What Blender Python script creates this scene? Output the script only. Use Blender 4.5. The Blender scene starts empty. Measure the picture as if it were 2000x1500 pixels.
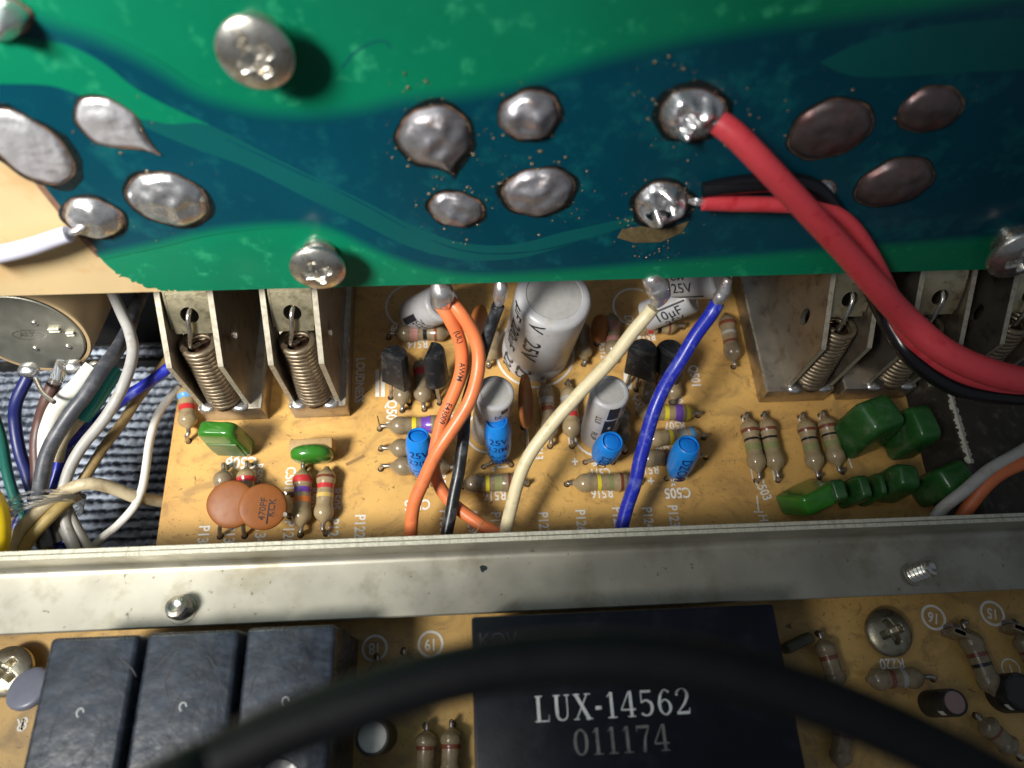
import bpy, bmesh, math, random
from mathutils import Vector, Matrix, Quaternion, noise
from mathutils.geometry import tessellate_polygon
random.seed(7)
sc = bpy.context.scene
C = sc.collection
PI = math.pi
# one Blender unit is one centimetre; the upper face of the main board is z = 0
sc.unit_settings.scale_length = 0.01

# ------------------------------------------------------------------ camera
FPX = 1390.0
EX = Vector((22000, -682, 1390)).normalized()
EY = Vector((-177, -2900, 1390)); EY = (EY - EX * EY.dot(EX)).normalized()
EZ = EX.cross(EY)
CAM = Vector((0, 0, 10.0))
cam = bpy.data.cameras.new('camera'); camo = bpy.data.objects.new('camera', cam); C.objects.link(camo)
rt = Vector((EX.x, EY.x, EZ.x)); up = -Vector((EX.y, EY.y, EZ.y)); bk = -Vector((EX.z, EY.z, EZ.z))
m = Matrix.Identity(4)
for i in range(3):
    m[i][0], m[i][1], m[i][2], m[i][3] = rt[i], up[i], bk[i], CAM[i]
camo.matrix_world = m
cam.sensor_width = 36; cam.lens = FPX / 2000 * 36
cam.clip_start = 0.1; cam.clip_end = 400
cam.dof.use_dof = True; cam.dof.focus_distance = 9.7
cam.dof.aperture_fstop = cam.lens * 1e-3 / 0.125
sc.camera = camo

# ------------------------------------------------------------------ light
w = bpy.data.worlds.new('World'); sc.world = w; w.use_nodes = True
w.node_tree.nodes['Background'].inputs[0].default_value = (0.75, 0.85, 1.0, 1)
w.node_tree.nodes['Background'].inputs[1].default_value = 0.105

def area(name, loc, target, sx, sy, power, col):
    l = bpy.data.lights.new(name, 'AREA'); l.shape = 'RECTANGLE'; l.size = sx; l.size_y = sy
    l.energy = power; l.color = col
    o = bpy.data.objects.new(name, l); C.objects.link(o); o.location = loc
    o.rotation_euler = (Vector(target) - Vector(loc)).to_track_quat('-Z', 'Y').to_euler()
    return o
def spot(name, loc, target, cone, blend, radius, power, col):
    l = bpy.data.lights.new(name, 'SPOT'); l.spot_size = math.radians(cone); l.spot_blend = blend; l.shadow_soft_size = radius
    l.energy = power; l.color = col
    o = bpy.data.objects.new(name, l); C.objects.link(o); o.location = loc
    o.rotation_euler = (Vector(target) - Vector(loc)).to_track_quat('-Z', 'Y').to_euler()
    return o
# a hand torch held at the upper left, and the weak cool room light behind it
spot('work_torch', (-14.6, -5.5, 22.4), (-2.3, 8.3, 0.0), 39.5, 1.0, 3.6, 55000, (1.0, 0.97, 0.91))
area('room_light', (-16.0, 3.0, 24.0), (-4.0, 2.0, 0.5), 16.0, 18.0, 520, (0.80, 0.90, 1.0))
sc.view_settings.view_transform = 'Standard'; sc.view_settings.look = 'None'
sc.view_settings.exposure = 0.3; sc.view_settings.gamma = 1.0
sc.view_settings.use_curve_mapping = False
sc.render.engine = 'CYCLES'
sc.cycles.use_denoising = True
sc.cycles.max_bounces = 6

# ------------------------------------------------------------------ geometry helpers
def ray(u, v):
    d = Vector((u - 1000, v - 750, FPX))
    return Vector((EX.dot(d), EY.dot(d), EZ.dot(d)))
def P(u, v, z=0.0):                    # where the line of sight meets the level z
    d = ray(u, v); return CAM + d * ((z - CAM.z) / d.z)
def PXX(u, v, x):
    d = ray(u, v); return CAM + d * (x / d.x)
def ppc(p):                            # photograph pixels per centimetre at a point
    dd = p - CAM
    return FPX / -bk.dot(dd)
def cat(pts, n=8, closed=False):
    pts = [Vector(p) for p in pts]; out = []
    N = len(pts)
    if N < 3 and not closed: return pts
    rng = range(N if closed else N - 1)
    for i in rng:
        if closed: p0, p1, p2, p3 = pts[i - 1], pts[i], pts[(i + 1) % N], pts[(i + 2) % N]
        else: p0, p1, p2, p3 = pts[max(i - 1, 0)], pts[i], pts[i + 1], pts[min(i + 2, N - 1)]
        for k in range(n):
            t = k / n
            out.append(0.5 * ((2 * p1) + (p2 - p0) * t + (2 * p0 - 5 * p1 + 4 * p2 - p3) * t * t + (3 * p1 - p0 - 3 * p2 + p3) * t ** 3))
    if not closed: out.append(pts[-1])
    return out

def mobj(name, verts, faces, mat, parent=None, smooth=None):
    me = bpy.data.meshes.new(name); me.from_pydata([tuple(v) for v in verts], [], faces)
    me.validate(); me.update()
    return wrap(name, me, mat, parent, smooth)
def wrap(name, me, mat, parent=None, smooth=None):
    if smooth is not None:
        me.polygons.foreach_set('use_smooth', [True] * len(me.polygons))
        if smooth < 3: me.set_sharp_from_angle(angle=smooth)
    if mat: me.materials.append(mat)
    o = bpy.data.objects.new(name, me); C.objects.link(o)
    if parent: o.parent = parent
    return o
def bmobj(name, bm, mat, parent=None, smooth=None):
    me = bpy.data.meshes.new(name); bm.to_mesh(me); bm.free()
    return wrap(name, me, mat, parent, smooth)
def tag(o, label, cat_, group=None):
    o['label'] = label; o['category'] = cat_
    if group: o['group'] = group
    return o
def thing(name, label, cat_, loc=(0, 0, 0), quat=None, group=None):
    o = bpy.data.objects.new(name, None); C.objects.link(o); o.location = loc; o.empty_display_size = 0.1
    if quat is not None:
        o.rotation_mode = 'QUATERNION'; o.rotation_quaternion = quat
    return tag(o, label, cat_, group)
def axisq(d, spin=0.0):
    return Vector(d).to_track_quat('Z', 'Y') @ Quaternion((0, 0, 1), spin)

def tube(pts, rad, seg=12, cap=True):
    pts = [Vector(p) for p in pts]; n = len(pts)
    if not isinstance(rad, (list, tuple)): rad = [rad] * n
    vs, fs = [], []
    t = (pts[1] - pts[0]).normalized()
    nrm = t.orthogonal().normalized()
    for i, p in enumerate(pts):
        t2 = (pts[min(i + 1, n - 1)] - pts[max(i - 1, 0)]).normalized()
        q = t.rotation_difference(t2); nrm = (q @ nrm); nrm = (nrm - t2 * nrm.dot(t2)).normalized(); t = t2
        b = t.cross(nrm)
        for k in range(seg):
            a = 2 * PI * k / seg
            vs.append(p + (nrm * math.cos(a) + b * math.sin(a)) * rad[i])
    for i in range(n - 1):
        for k in range(seg):
            k2 = (k + 1) % seg
            fs.append((i * seg + k, i * seg + k2, (i + 1) * seg + k2, (i + 1) * seg + k))
    if cap:
        fs.append(tuple(range(seg - 1, -1, -1))); fs.append(tuple((n - 1) * seg + k for k in range(seg)))
    return vs, fs
def lathe(prof, seg=32, fn=None):
    """profile [(r, z)] from bottom to top; r = 0 at the ends closes it"""
    vs, fs, rings = [], [], []
    for r, z in prof:
        if r <= 1e-6:
            rings.append([len(vs)]); vs.append(Vector((0, 0, z)))
        else:
            rings.append(list(range(len(vs), len(vs) + seg)))
            for k in range(seg):
                a = 2 * PI * k / seg; vs.append(Vector((r * math.cos(a), r * math.sin(a), z)))
    for a, b in zip(rings[:-1], rings[1:]):
        for k in range(seg):
            k2 = (k + 1) % seg
            if len(a) == 1 and len(b) == 1: continue
            if len(a) == 1: fs.append((a[0], b[k2], b[k]))
            elif len(b) == 1: fs.append((a[k], a[k2], b[0]))
            else: fs.append((a[k], a[k2], b[k2], b[k]))
    if fn: vs = [fn(v) for v in vs]
    return vs, fs
def prism(poly, z0, z1):
    """poly: 2-D outline, either way round"""
    n = len(poly)
    area2 = sum(poly[i][0] * poly[(i + 1) % n][1] - poly[(i + 1) % n][0] * poly[i][1] for i in range(n))
    if area2 < 0: poly = list(poly)[::-1]
    vs = [Vector((p[0], p[1], z0)) for p in poly] + [Vector((p[0], p[1], z1)) for p in poly]
    tri = tessellate_polygon([[Vector((p[0], p[1], 0)) for p in poly]])
    fs = []
    for a, b, c in tri:
        ar = (poly[b][0] - poly[a][0]) * (poly[c][1] - poly[a][1]) - (poly[c][0] - poly[a][0]) * (poly[b][1] - poly[a][1])
        if ar < 0: b, c = c, b
        fs.append((a + n, b + n, c + n)); fs.append((c, b, a))
    for i in range(n):
        j = (i + 1) % n; fs.append((i, j, j + n, i + n))
    return vs, fs
def joinm(*parts):
    vs, fs = [], []
    for v, f in parts:
        o = len(vs); vs += list(v); fs += [tuple(i + o for i in q) for q in f]
    return vs, fs
def bbox_bm(sx, sy, sz, bev=0.03, seg=3, base=True, M4=None):
    bm = bmesh.new(); bmesh.ops.create_cube(bm, size=1.0)
    bmesh.ops.scale(bm, vec=(sx, sy, sz), verts=bm.verts)
    if base: bmesh.ops.translate(bm, vec=(0, 0, sz / 2), verts=bm.verts)
    if bev: bmesh.ops.bevel(bm, geom=bm.edges[:], offset=bev, segments=seg, profile=0.5, affect='EDGES')
    if M4: bmesh.ops.transform(bm, matrix=M4, verts=bm.verts)
    return bm
def box(x0, x1, y0, y1, z0, z1):
    v = [Vector((x, y, z)) for z in (z0, z1) for y in (y0, y1) for x in (x0, x1)]
    return v, [(0, 2, 3, 1), (4, 5, 7, 6), (0, 1, 5, 4), (2, 6, 7, 3), (0, 4, 6, 2), (1, 3, 7, 5)]
def textmesh(s, size, sub=0, align='CENTER', bold=0.0):
    cu = bpy.data.curves.new('t', 'FONT'); cu.body = s; cu.size = size; cu.align_x = align; cu.align_y = 'CENTER'
    cu.resolution_u = 3; cu.offset = bold * size
    to = bpy.data.objects.new('t', cu); C.objects.link(to)
    dg = bpy.context.evaluated_depsgraph_get()
    me = bpy.data.meshes.new_from_object(to.evaluated_get(dg))
    bpy.data.objects.remove(to); bpy.data.curves.remove(cu)
    if sub:
        bm = bmesh.new(); bm.from_mesh(me)
        bmesh.ops.triangulate(bm, faces=bm.faces[:])
        bmesh.ops.subdivide_edges(bm, edges=bm.edges[:], cuts=sub, use_grid_fill=True)
        bm.to_mesh(me); bm.free()
    return me
def text_flat(s, size, parent, mat, loc, rot=0.0, name='printed_text', bold=0.022, sx=1.0):
    me = textmesh(s, size, bold=bold)
    me.transform(Matrix.Translation(loc) @ Matrix.Rotation(rot, 4, 'Z') @ Matrix.Scale(sx, 4, (1, 0, 0)))
    return wrap(name, me, mat, parent)
def ribbon(pts, wid, closed=False):
    pts = [Vector((p[0], p[1], 0)) for p in pts]; n = len(pts)
    if not isinstance(wid, (list, tuple)): wid = [wid] * n
    vs, fs = [], []
    for i in range(n):
        if closed: t = pts[(i + 1) % n] - pts[i - 1]
        else: t = pts[min(i + 1, n - 1)] - pts[max(i - 1, 0)]
        t.normalize(); nn = Vector((-t.y, t.x, 0))
        vs += [pts[i] + nn * wid[i] / 2, pts[i] - nn * wid[i] / 2]
    for i in range(n if closed else n - 1):
        j = (i + 1) % n
        fs.append((2 * i, 2 * i + 1, 2 * j + 1, 2 * j))
    return vs, fs
def lift(mesh, z):
    return [Vector((v.x, v.y, v.z + z)) for v in mesh[0]], mesh[1]

# ------------------------------------------------------------------ materials
def M(name, base, rough=0.5, metal=0.0, var=0.12, vs=6.0, bump=0.0, bs=40.0, dirt=None, spec=0.5, coat=0.0, trans=0.0, sss=0.0, rv=0.12, ior=1.5, st=None, speck=None):
    mt = bpy.data.materials.new(name); mt.use_nodes = True
    nt = mt.node_tree; N = nt.nodes; L = nt.links
    b = N['Principled BSDF']
    tc = N.new('ShaderNodeTexCoord')
    n1 = N.new('ShaderNodeTexNoise'); n1.inputs['Scale'].default_value = vs; n1.inputs['Detail'].default_value = 5
    L.new(tc.outputs['Object'], n1.inputs['Vector'])
    mx = N.new('ShaderNodeMix'); mx.data_type = 'RGBA'
    c = Vector(base)
    mx.inputs[6].default_value = (*[max(0, x * (1 - var * 1.6)) for x in c], 1)
    mx.inputs[7].default_value = (*[min(1, x * (1 + var)) for x in c], 1)
    L.new(n1.outputs['Fac'], mx.inputs[0])
    col = mx.outputs[2]
    if dirt:
        dc, amount, ds = dirt
        n2 = N.new('ShaderNodeTexNoise'); n2.inputs['Scale'].default_value = ds; n2.inputs['Detail'].default_value = 7; n2.inputs['Roughness'].default_value = 0.65
        if st:
            mp = N.new('ShaderNodeMapping'); mp.inputs['Scale'].default_value = st; L.new(tc.outputs['Object'], mp.inputs[0]); L.new(mp.outputs[0], n2.inputs['Vector'])
        else: L.new(tc.outputs['Object'], n2.inputs['Vector'])
        mr = N.new('ShaderNodeMapRange'); mr.inputs[1].default_value = 0.62 - 0.22 * amount; mr.inputs[2].default_value = 0.78 - 0.12 * amount
        L.new(n2.outputs['Fac'], mr.inputs[0])
        m2 = N.new('ShaderNodeMix'); m2.data_type = 'RGBA'; m2.inputs[7].default_value = (*dc, 1)
        L.new(col, m2.inputs[6]); L.new(mr.outputs[0], m2.inputs[0]); col = m2.outputs[2]
    if speck:
        pc, ps, pt = speck
        n5 = N.new('ShaderNodeTexNoise'); n5.inputs['Scale'].default_value = ps; n5.inputs['Detail'].default_value = 3; n5.inputs['Roughness'].default_value = 0.7
        L.new(tc.outputs['Object'], n5.inputs['Vector'])
        mr5 = N.new('ShaderNodeMapRange'); mr5.inputs[1].default_value = pt; mr5.inputs[2].default_value = pt + 0.05; mr5.inputs[4].default_value = 0.85
        L.new(n5.outputs['Fac'], mr5.inputs[0])
        m5 = N.new('ShaderNodeMix'); m5.data_type = 'RGBA'; m5.inputs[7].default_value = (*pc, 1)
        L.new(col, m5.inputs[6]); L.new(mr5.outputs[0], m5.inputs[0]); col = m5.outputs[2]
    L.new(col, b.inputs['Base Color'])
    mr2 = N.new('ShaderNodeMapRange'); mr2.inputs[3].default_value = max(0.03, rough - rv); mr2.inputs[4].default_value = min(1, rough + rv)
    n3 = N.new('ShaderNodeTexNoise'); n3.inputs['Scale'].default_value = vs * 2.3; n3.inputs['Detail'].default_value = 6
    L.new(tc.outputs['Object'], n3.inputs['Vector']); L.new(n3.outputs['Fac'], mr2.inputs[0]); L.new(mr2.outputs[0], b.inputs['Roughness'])
    b.inputs['Metallic'].default_value = metal; b.inputs['Specular IOR Level'].default_value = spec
    b.inputs['Coat Weight'].default_value = coat; b.inputs['Coat Roughness'].default_value = 0.12
    b.inputs['Transmission Weight'].default_value = trans; b.inputs['IOR'].default_value = ior
    if sss:
        b.inputs['Subsurface Weight'].default_value = sss; b.inputs['Subsurface Radius'].default_value = (0.1, 0.06, 0.04); b.inputs['Subsurface Scale'].default_value = 0.3
    if bump:
        n4 = N.new('ShaderNodeTexNoise'); n4.inputs['Scale'].default_value = bs; n4.inputs['Detail'].default_value = 4
        L.new(tc.outputs['Object'], n4.inputs['Vector'])
        bp = N.new('ShaderNodeBump'); bp.inputs['Strength'].default_value = bump; bp.inputs['Distance'].default_value = 0.02
        L.new(n4.outputs['Fac'], bp.inputs['Height']); L.new(bp.outputs[0], b.inputs['Normal'])
    return mt

def board_material(name, base, stain, dust):
    """phenolic board: brown smears, dark specks, grain"""
    mt = M(name, base, 0.42, var=0.10, vs=1.2, bump=0.06, bs=60, rv=0.1)
    nt = mt.node_tree; N = nt.nodes; L = nt.links; b = N['Principled BSDF']
    src = b.inputs['Base Color'].links[0].from_socket
    tc = next(n for n in N if n.type == 'TEX_COORD')
    def layer(src, scale, lo, hi, colr, strength, detail=6, dist=0.0, stretch=None):
        vec = tc.outputs['Object']
        if stretch:
            mp = N.new('ShaderNodeMapping'); mp.inputs['Scale'].default_value = stretch; mp.inputs['Rotation'].default_value = (0, 0, 0.5)
            L.new(vec, mp.inputs[0]); vec = mp.outputs[0]
        n = N.new('ShaderNodeTexNoise'); n.inputs['Scale'].default_value = scale; n.inputs['Detail'].default_value = detail
        n.inputs['Distortion'].default_value = dist; n.inputs['Roughness'].default_value = 0.6
        L.new(vec, n.inputs['Vector'])
        r = N.new('ShaderNodeMapRange'); r.inputs[1].default_value = lo; r.inputs[2].default_value = hi; r.inputs[4].default_value = strength
        L.new(n.outputs['Fac'], r.inputs[0])
        x = N.new('ShaderNodeMix'); x.data_type = 'RGBA'; x.inputs[7].default_value = (*colr, 1)
        L.new(src, x.inputs[6]); L.new(r.outputs[0], x.inputs[0]); return x.outputs[2]
    src = layer(src, 0.55, 0.42, 0.70, stain, 0.85, 8, 0.6)
    src = layer(src, 1.5, 0.50, 0.66, dust, 0.62, 9, 1.0, (1, 1.6, 1))
    src = layer(src, 3.4, 0.56, 0.70, (0.24, 0.13, 0.045), 0.55, 9, 1.4)
    src = layer(src, 9.0, 0.65, 0.70, (0.10, 0.05, 0.02), 0.8, 5, 1.0)
    src = layer(src, 26.0, 0.66, 0.71, (0.05, 0.03, 0.012), 0.7, 2)
    L.new(src, b.inputs['Base Color'])
    return mt

m_board = board_material('phenolic_board', (0.70, 0.420, 0.125), (0.52, 0.285, 0.085), (0.30, 0.18, 0.075))
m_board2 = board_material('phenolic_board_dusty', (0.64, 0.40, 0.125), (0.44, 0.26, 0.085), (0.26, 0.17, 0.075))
m_boardedge = M('board_edge', (0.30, 0.17, 0.06), 0.7)
m_silk = M('silkscreen_white', (0.82, 0.80, 0.74), 0.55, var=0.1, vs=14, dirt=((0.55, 0.44, 0.28), 0.3, 9))
m_greenmask = M('green_solder_mask', (0.003, 0.185, 0.092), 0.22, var=0.30, vs=0.5, bump=0.02, bs=25, dirt=((0.03, 0.34, 0.16), 0.3, 3), rv=0.08)
m_trace = M('masked_copper_trace', (0.0015, 0.052, 0.082), 0.24, var=0.35, vs=0.45, bump=0.02, bs=25, dirt=((0.006, 0.10, 0.11), 0.5, 2.2), rv=0.08)
m_gap = M('thin_mask_over_board', (0.004, 0.088, 0.090), 0.24, var=0.15, vs=1.1, rv=0.08)
m_barebd = M('bare_board_beige', (0.60, 0.45, 0.24), 0.55, var=0.12, vs=0.9, dirt=((0.50, 0.30, 0.13), 0.5, 1.1))
m_copper = M('exposed_copper', (0.30, 0.17, 0.11), 0.5, 0.3, var=0.4, vs=9)
m_solder = M('bright_solder', (0.80, 0.80, 0.81), 0.28, 0.9, var=0.12, vs=10, bump=0.4, bs=9, dirt=((0.42, 0.38, 0.34), 0.25, 9))
m_solders = M('crinkled_solder', (0.62, 0.61, 0.64), 0.40, 0.6, var=0.2, vs=6, bump=0.8, bs=11, st=(1, 4, 1), dirt=((0.36, 0.34, 0.36), 0.5, 4))
m_solderk = M('tarnished_solder', (0.15, 0.115, 0.115), 0.38, 0.6, var=0.45, vs=4, bump=0.35, bs=7, dirt=((0.12, 0.035, 0.030), 0.6, 2.5))
m_solderd = M('dull_solder', (0.44, 0.43, 0.46), 0.40, 0.8, var=0.3, vs=5, bump=0.6, bs=6, dirt=((0.20, 0.17, 0.17), 0.6, 3.5), speck=((0.30, 0.20, 0.12), 8, 0.66))
m_flux = M('burnt_flux', (0.004, 0.012, 0.013), 0.3, var=0.6, vs=12, bump=0.6, bs=30, spec=0.6)
m_fluxy = M('amber_flux', (0.16, 0.12, 0.06), 0.18, var=0.4, vs=20, spec=0.6)
m_zinc = M('zinc_plated_steel', (0.42, 0.40, 0.33), 0.44, 0.7, var=0.28, vs=1.3, bump=0.07, bs=80, dirt=((0.27, 0.245, 0.175), 0.6, 1.8), speck=((0.13, 0.11, 0.07), 7.5, 0.665))
m_zincedge = M('cut_steel_edge', (0.66, 0.64, 0.52), 0.5, 0.45, var=0.25, vs=30, bump=0.4, bs=60, dirt=((0.40, 0.37, 0.28), 0.5, 4), st=(5, 0.6, 1))
m_steel = M('bracket_steel', (0.46, 0.41, 0.34), 0.38, 0.9, var=0.22, vs=3, bump=0.08, bs=50, dirt=((0.20, 0.15, 0.10), 0.5, 4))
m_steeledge = M('bracket_edge', (0.50, 0.46, 0.36), 0.5, 0.5, var=0.3, vs=18, dirt=((0.3, 0.25, 0.18), 0.5, 12))
m_brass = M('nickel_clip', (0.62, 0.55, 0.36), 0.38, 0.9, var=0.2, vs=5, bump=0.1, bs=35, dirt=((0.24, 0.18, 0.10), 0.4, 6))
m_spring = M('spring_wire', (0.27, 0.215, 0.145), 0.42, 0.7, var=0.25, vs=10, dirt=((0.12, 0.08, 0.05), 0.5, 8))
m_grease = M('dark_grease', (0.04, 0.020, 0.012), 0.12, var=0.4, vs=8, bump=0.5, bs=14, spec=0.6)
m_screw = M('screw_steel', (0.72, 0.70, 0.64), 0.30, 0.95, var=0.16, vs=8, bump=0.15, bs=40, dirt=((0.34, 0.26, 0.16), 0.45, 9))
m_lead = M('tinned_lead', (0.55, 0.50, 0.44), 0.35, 0.85, var=0.3, vs=14, dirt=((0.16, 0.11, 0.07), 0.6, 11))
m_resist = M('resistor_lacquer', (0.34, 0.255, 0.14), 0.20, var=0.12, vs=10, coat=0.3, dirt=((0.22, 0.16, 0.09), 0.45, 9))
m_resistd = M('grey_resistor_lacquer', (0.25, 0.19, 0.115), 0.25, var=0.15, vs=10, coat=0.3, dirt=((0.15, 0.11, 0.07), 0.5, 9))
m_can = M('grey_capacitor_sleeve', (0.46, 0.46, 0.475), 0.34, 0.0, var=0.08, vs=4, dirt=((0.40, 0.36, 0.30), 0.4, 7))
m_canmetal = M('aluminium_can_top', (0.55, 0.54, 0.51), 0.5, 0.35, var=0.12, vs=16, bump=0.1, bs=60)
m_blue = M('blue_sleeve', (0.012, 0.235, 0.74), 0.32, var=0.08, vs=8, dirt=((0.01, 0.13, 0.42), 0.35, 9))
m_blued = M('blue_sleeve_top', (0.008, 0.19, 0.66), 0.28, var=0.08)
m_ink = M('black_ink', (0.02, 0.02, 0.025), 0.5)
m_navy = M('navy_ink', (0.006, 0.02, 0.12), 0.5)
m_disc = M('orange_ceramic', (0.275, 0.095, 0.026), 0.45, var=0.15, vs=3, bump=0.08, bs=14, dirt=((0.20, 0.07, 0.025), 0.5, 4), spec=0.22, speck=((0.08, 0.035, 0.015), 14, 0.68))
m_film = M('green_film_dip', (0.035, 0.185, 0.018), 0.20, var=0.2, vs=4, coat=0.4, bump=0.04, bs=10)
m_filmd = M('dusty_green_film_dip', (0.022, 0.105, 0.022), 0.26, var=0.35, vs=2.2, bump=0.08, bs=6, dirt=((0.09, 0.16, 0.08), 0.5, 3.2))
m_film3 = M('faded_film_label', (0.13, 0.19, 0.075), 0.45, var=0.3, vs=5, dirt=((0.06, 0.17, 0.04), 0.7, 3))
m_black = M('black_plastic', (0.012, 0.013, 0.015), 0.42, var=0.3, vs=8, bump=0.15, bs=50, dirt=((0.06, 0.055, 0.05), 0.5, 8))
m_relay = M('relay_plastic', (0.022, 0.028, 0.042), 0.30, var=0.6, vs=3.0, bump=0.35, bs=8, rv=0.2, spec=0.9, dirt=((0.045, 0.057, 0.082), 0.7, 3.0), st=(1.2, 2.6, 1), speck=((0.005, 0.006, 0.010), 6.0, 0.66))
m_lux = M('module_plastic', (0.005, 0.006, 0.011), 0.34, var=0.4, vs=2, bump=0.05, bs=20, rv=0.12, dirt=((0.012, 0.014, 0.022), 0.4, 3), spec=0.28)
m_luxink = M('silver_print', (0.60, 0.62, 0.62), 0.5, var=0.2, vs=10, dirt=((0.3, 0.3, 0.3), 0.4, 12))
m_luxink2 = M('worn_grey_print', (0.17, 0.17, 0.165), 0.5, var=0.35, vs=10, dirt=((0.04, 0.04, 0.045), 0.6, 8))
m_cable = M('black_cable', (0.005, 0.005, 0.006), 0.5, var=0.4, vs=3, bump=0.15, bs=12, spec=0.3)
m_dark = M('dark_chassis', (0.030, 0.027, 0.022), 0.5, 0.5, var=0.4, vs=1.5, dirt=((0.09, 0.08, 0.065), 0.4, 3))
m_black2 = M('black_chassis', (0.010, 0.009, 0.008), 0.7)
m_side = M('dark_painted_steel', (0.055, 0.046, 0.036), 0.45, 0.5, var=0.4, vs=2.5, bump=0.2, bs=25, dirt=((0.15, 0.13, 0.10), 0.4, 5))
m_paper = M('brown_paper_tube', (0.46, 0.33, 0.18), 0.6, var=0.12, vs=2)
m_pot = M('potentiometer_lid', (0.50, 0.49, 0.42), 0.5, 0.9, var=0.18, vs=2.5, bump=0.04, bs=50, dirt=((0.5, 0.48, 0.40), 0.3, 4))
m_clear = M('clear_plastic_wrap', (0.92, 0.90, 0.84), 0.12, var=0.02, trans=0.92, ior=1.25)
m_yellow = M('yellow_insulation', (0.85, 0.62, 0.010), 0.4, var=0.08)
m_hole = M('dark_hole', (0.025, 0.015, 0.008), 0.8)
WIRE = {}
def mw(name, col, rough=0.38, dirt=None, sss=0.0):
    if name not in WIRE: WIRE[name] = M(name + '_insulation', col, rough, var=0.10, vs=5, bump=0.05, bs=25, dirt=dirt, sss=sss)
    return WIRE[name]
DST = lambda c, a=0.35: (c, a + 0.12, 5)
mw('orange', (0.80, 0.215, 0.075), 0.36, DST((0.55, 0.15, 0.06), 0.3))
mw('black', (0.014, 0.015, 0.018), 0.34, DST((0.10, 0.11, 0.12), 0.45))
mw('cream', (0.76, 0.66, 0.42), 0.4, DST((0.50, 0.40, 0.22), 0.35))
mw('blue', (0.018, 0.030, 0.42), 0.30, DST((0.16, 0.19, 0.50), 0.35))
mw('red', (0.66, 0.060, 0.075), 0.45, DST((0.50, 0.02, 0.03), 0.3))
mw('lilac', (0.55, 0.55, 0.66), 0.45)
mw('white', (0.78, 0.76, 0.70), 0.45, DST((0.5, 0.45, 0.36), 0.3))
mw('grey', (0.42, 0.41, 0.39), 0.45, DST((0.25, 0.22, 0.18), 0.4))
mw('darkgrey', (0.060, 0.065, 0.078), 0.42, DST((0.14, 0.14, 0.15), 0.5))
mw('teal', (0.010, 0.26, 0.215), 0.30)
mw('darkgreen', (0.010, 0.12, 0.095), 0.4)
mw('navy', (0.012, 0.018, 0.12), 0.4)
mw('brown', (0.095, 0.045, 0.036), 0.45)
mw('tan', (0.36, 0.25, 0.10), 0.5, DST((0.20, 0.13, 0.05), 0.5))
mw('dirtycream', (0.58, 0.49, 0.32), 0.5, DST((0.30, 0.22, 0.12), 0.5))
BAND = {k: M('band_' + k, v, 0.25, var=0.05, coat=0.3) for k, v in dict(
    red=(0.50, 0.035, 0.035), violet=(0.17, 0.07, 0.42), orange=(0.72, 0.20, 0.04), brown=(0.17, 0.05, 0.025), black=(0.012, 0.012, 0.012),
    yellow=(0.72, 0.58, 0.03), gold=(0.62, 0.42, 0.12), green=(0.25, 0.25, 0.10), grey=(0.34, 0.33, 0.30), blue=(0.10, 0.30, 0.55), white=(0.62, 0.58, 0.50), pink=(0.42, 0.20, 0.17)).items()}

# ------------------------------------------------------------------ setting
def structure(o):
    o['kind'] = 'structure'; return o
v, f = box(-40, 40, -25, 40, -1.9, -1.6)
structure(mobj('chassis_floor', v, f, m_black2))
v, f = box(-30, 30, 12.0, 12.3, -1.6, 6.5)
structure(mobj('chassis_back_wall', v, f, m_black2))

# woven cloth under the left opening: rows of small knots
def cloth():
    x0, x1, y0, y1 = -9.0, -2.6, 1.2, 6.4
    nx, ny = 400, 330
    px, py = 0.150, 0.155
    vs, fs = [], []
    for j in range(ny + 1):
        y = y0 + (y1 - y0) * j / ny
        for i in range(nx + 1):
            x = x0 + (x1 - x0) * i / nx
            yy = y + 0.05 * math.sin(x * 1.3) + 0.03 * math.sin(x * 3.1 + y) + 0.03 * noise.noise(Vector((x * 3, y * 3, 0)))
            row = math.floor(yy / py)
            a = abs(math.sin(PI * yy / py)); b = abs(math.sin(PI * (x + (row % 2) * 0.07 + 0.02 * noise.noise(Vector((x, row * 3.1, 5)))) / px))
            h = 0.10 * (a ** 0.8) * (0.12 + 0.88 * b ** 0.6) * (0.75 + 0.7 * noise.noise(Vector((x * 5, row * 1.7, 2))))
            vs.append((x, y, h))
    for j in range(ny):
        for i in range(nx):
            k = j * (nx + 1) + i; fs.append((k, k + 1, k + nx + 2, k + nx + 1))
    o = mobj('woven_cloth', vs, fs, m_cloth, None, 4)
    o.location.z = -1.35
    return o
m_cloth = bpy.data.materials.new('blue_grey_weave'); m_cloth.use_nodes = True
nt = m_cloth.node_tree; N = nt.nodes; L = nt.links
tc = N.new('ShaderNodeTexCoord'); mp = N.new('ShaderNodeMapping'); mp.inputs['Scale'].default_value = (1, 2.2, 1)
n1 = N.new('ShaderNodeTexNoise'); n1.inputs['Scale'].default_value = 11; n1.inputs['Detail'].default_value = 6; n1.inputs['Roughness'].default_value = 0.7
wv = N.new('ShaderNodeTexWave'); wv.bands_direction = 'Y'; wv.inputs['Scale'].default_value = 1.0; 
wv.wave_profile = 'SIN'; wv.inputs['Scale'].default_value = 2 * PI / (20 * 0.155) * 1.0; wv.inputs['Distortion'].default_value = 1.2; wv.inputs['Detail Scale'].default_value = 3
cr = N.new('ShaderNodeValToRGB'); cr.color_ramp.elements[0].position = 0.40; cr.color_ramp.elements[0].color = (0.012, 0.020, 0.040, 1); cr.color_ramp.elements[1].position = 0.74; cr.color_ramp.elements[1].color = (0.48, 0.54, 0.64, 1)
mixf = N.new('ShaderNodeMath'); mixf.operation = 'MULTIPLY_ADD'; mixf.inputs[1].default_value = 0.4
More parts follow.
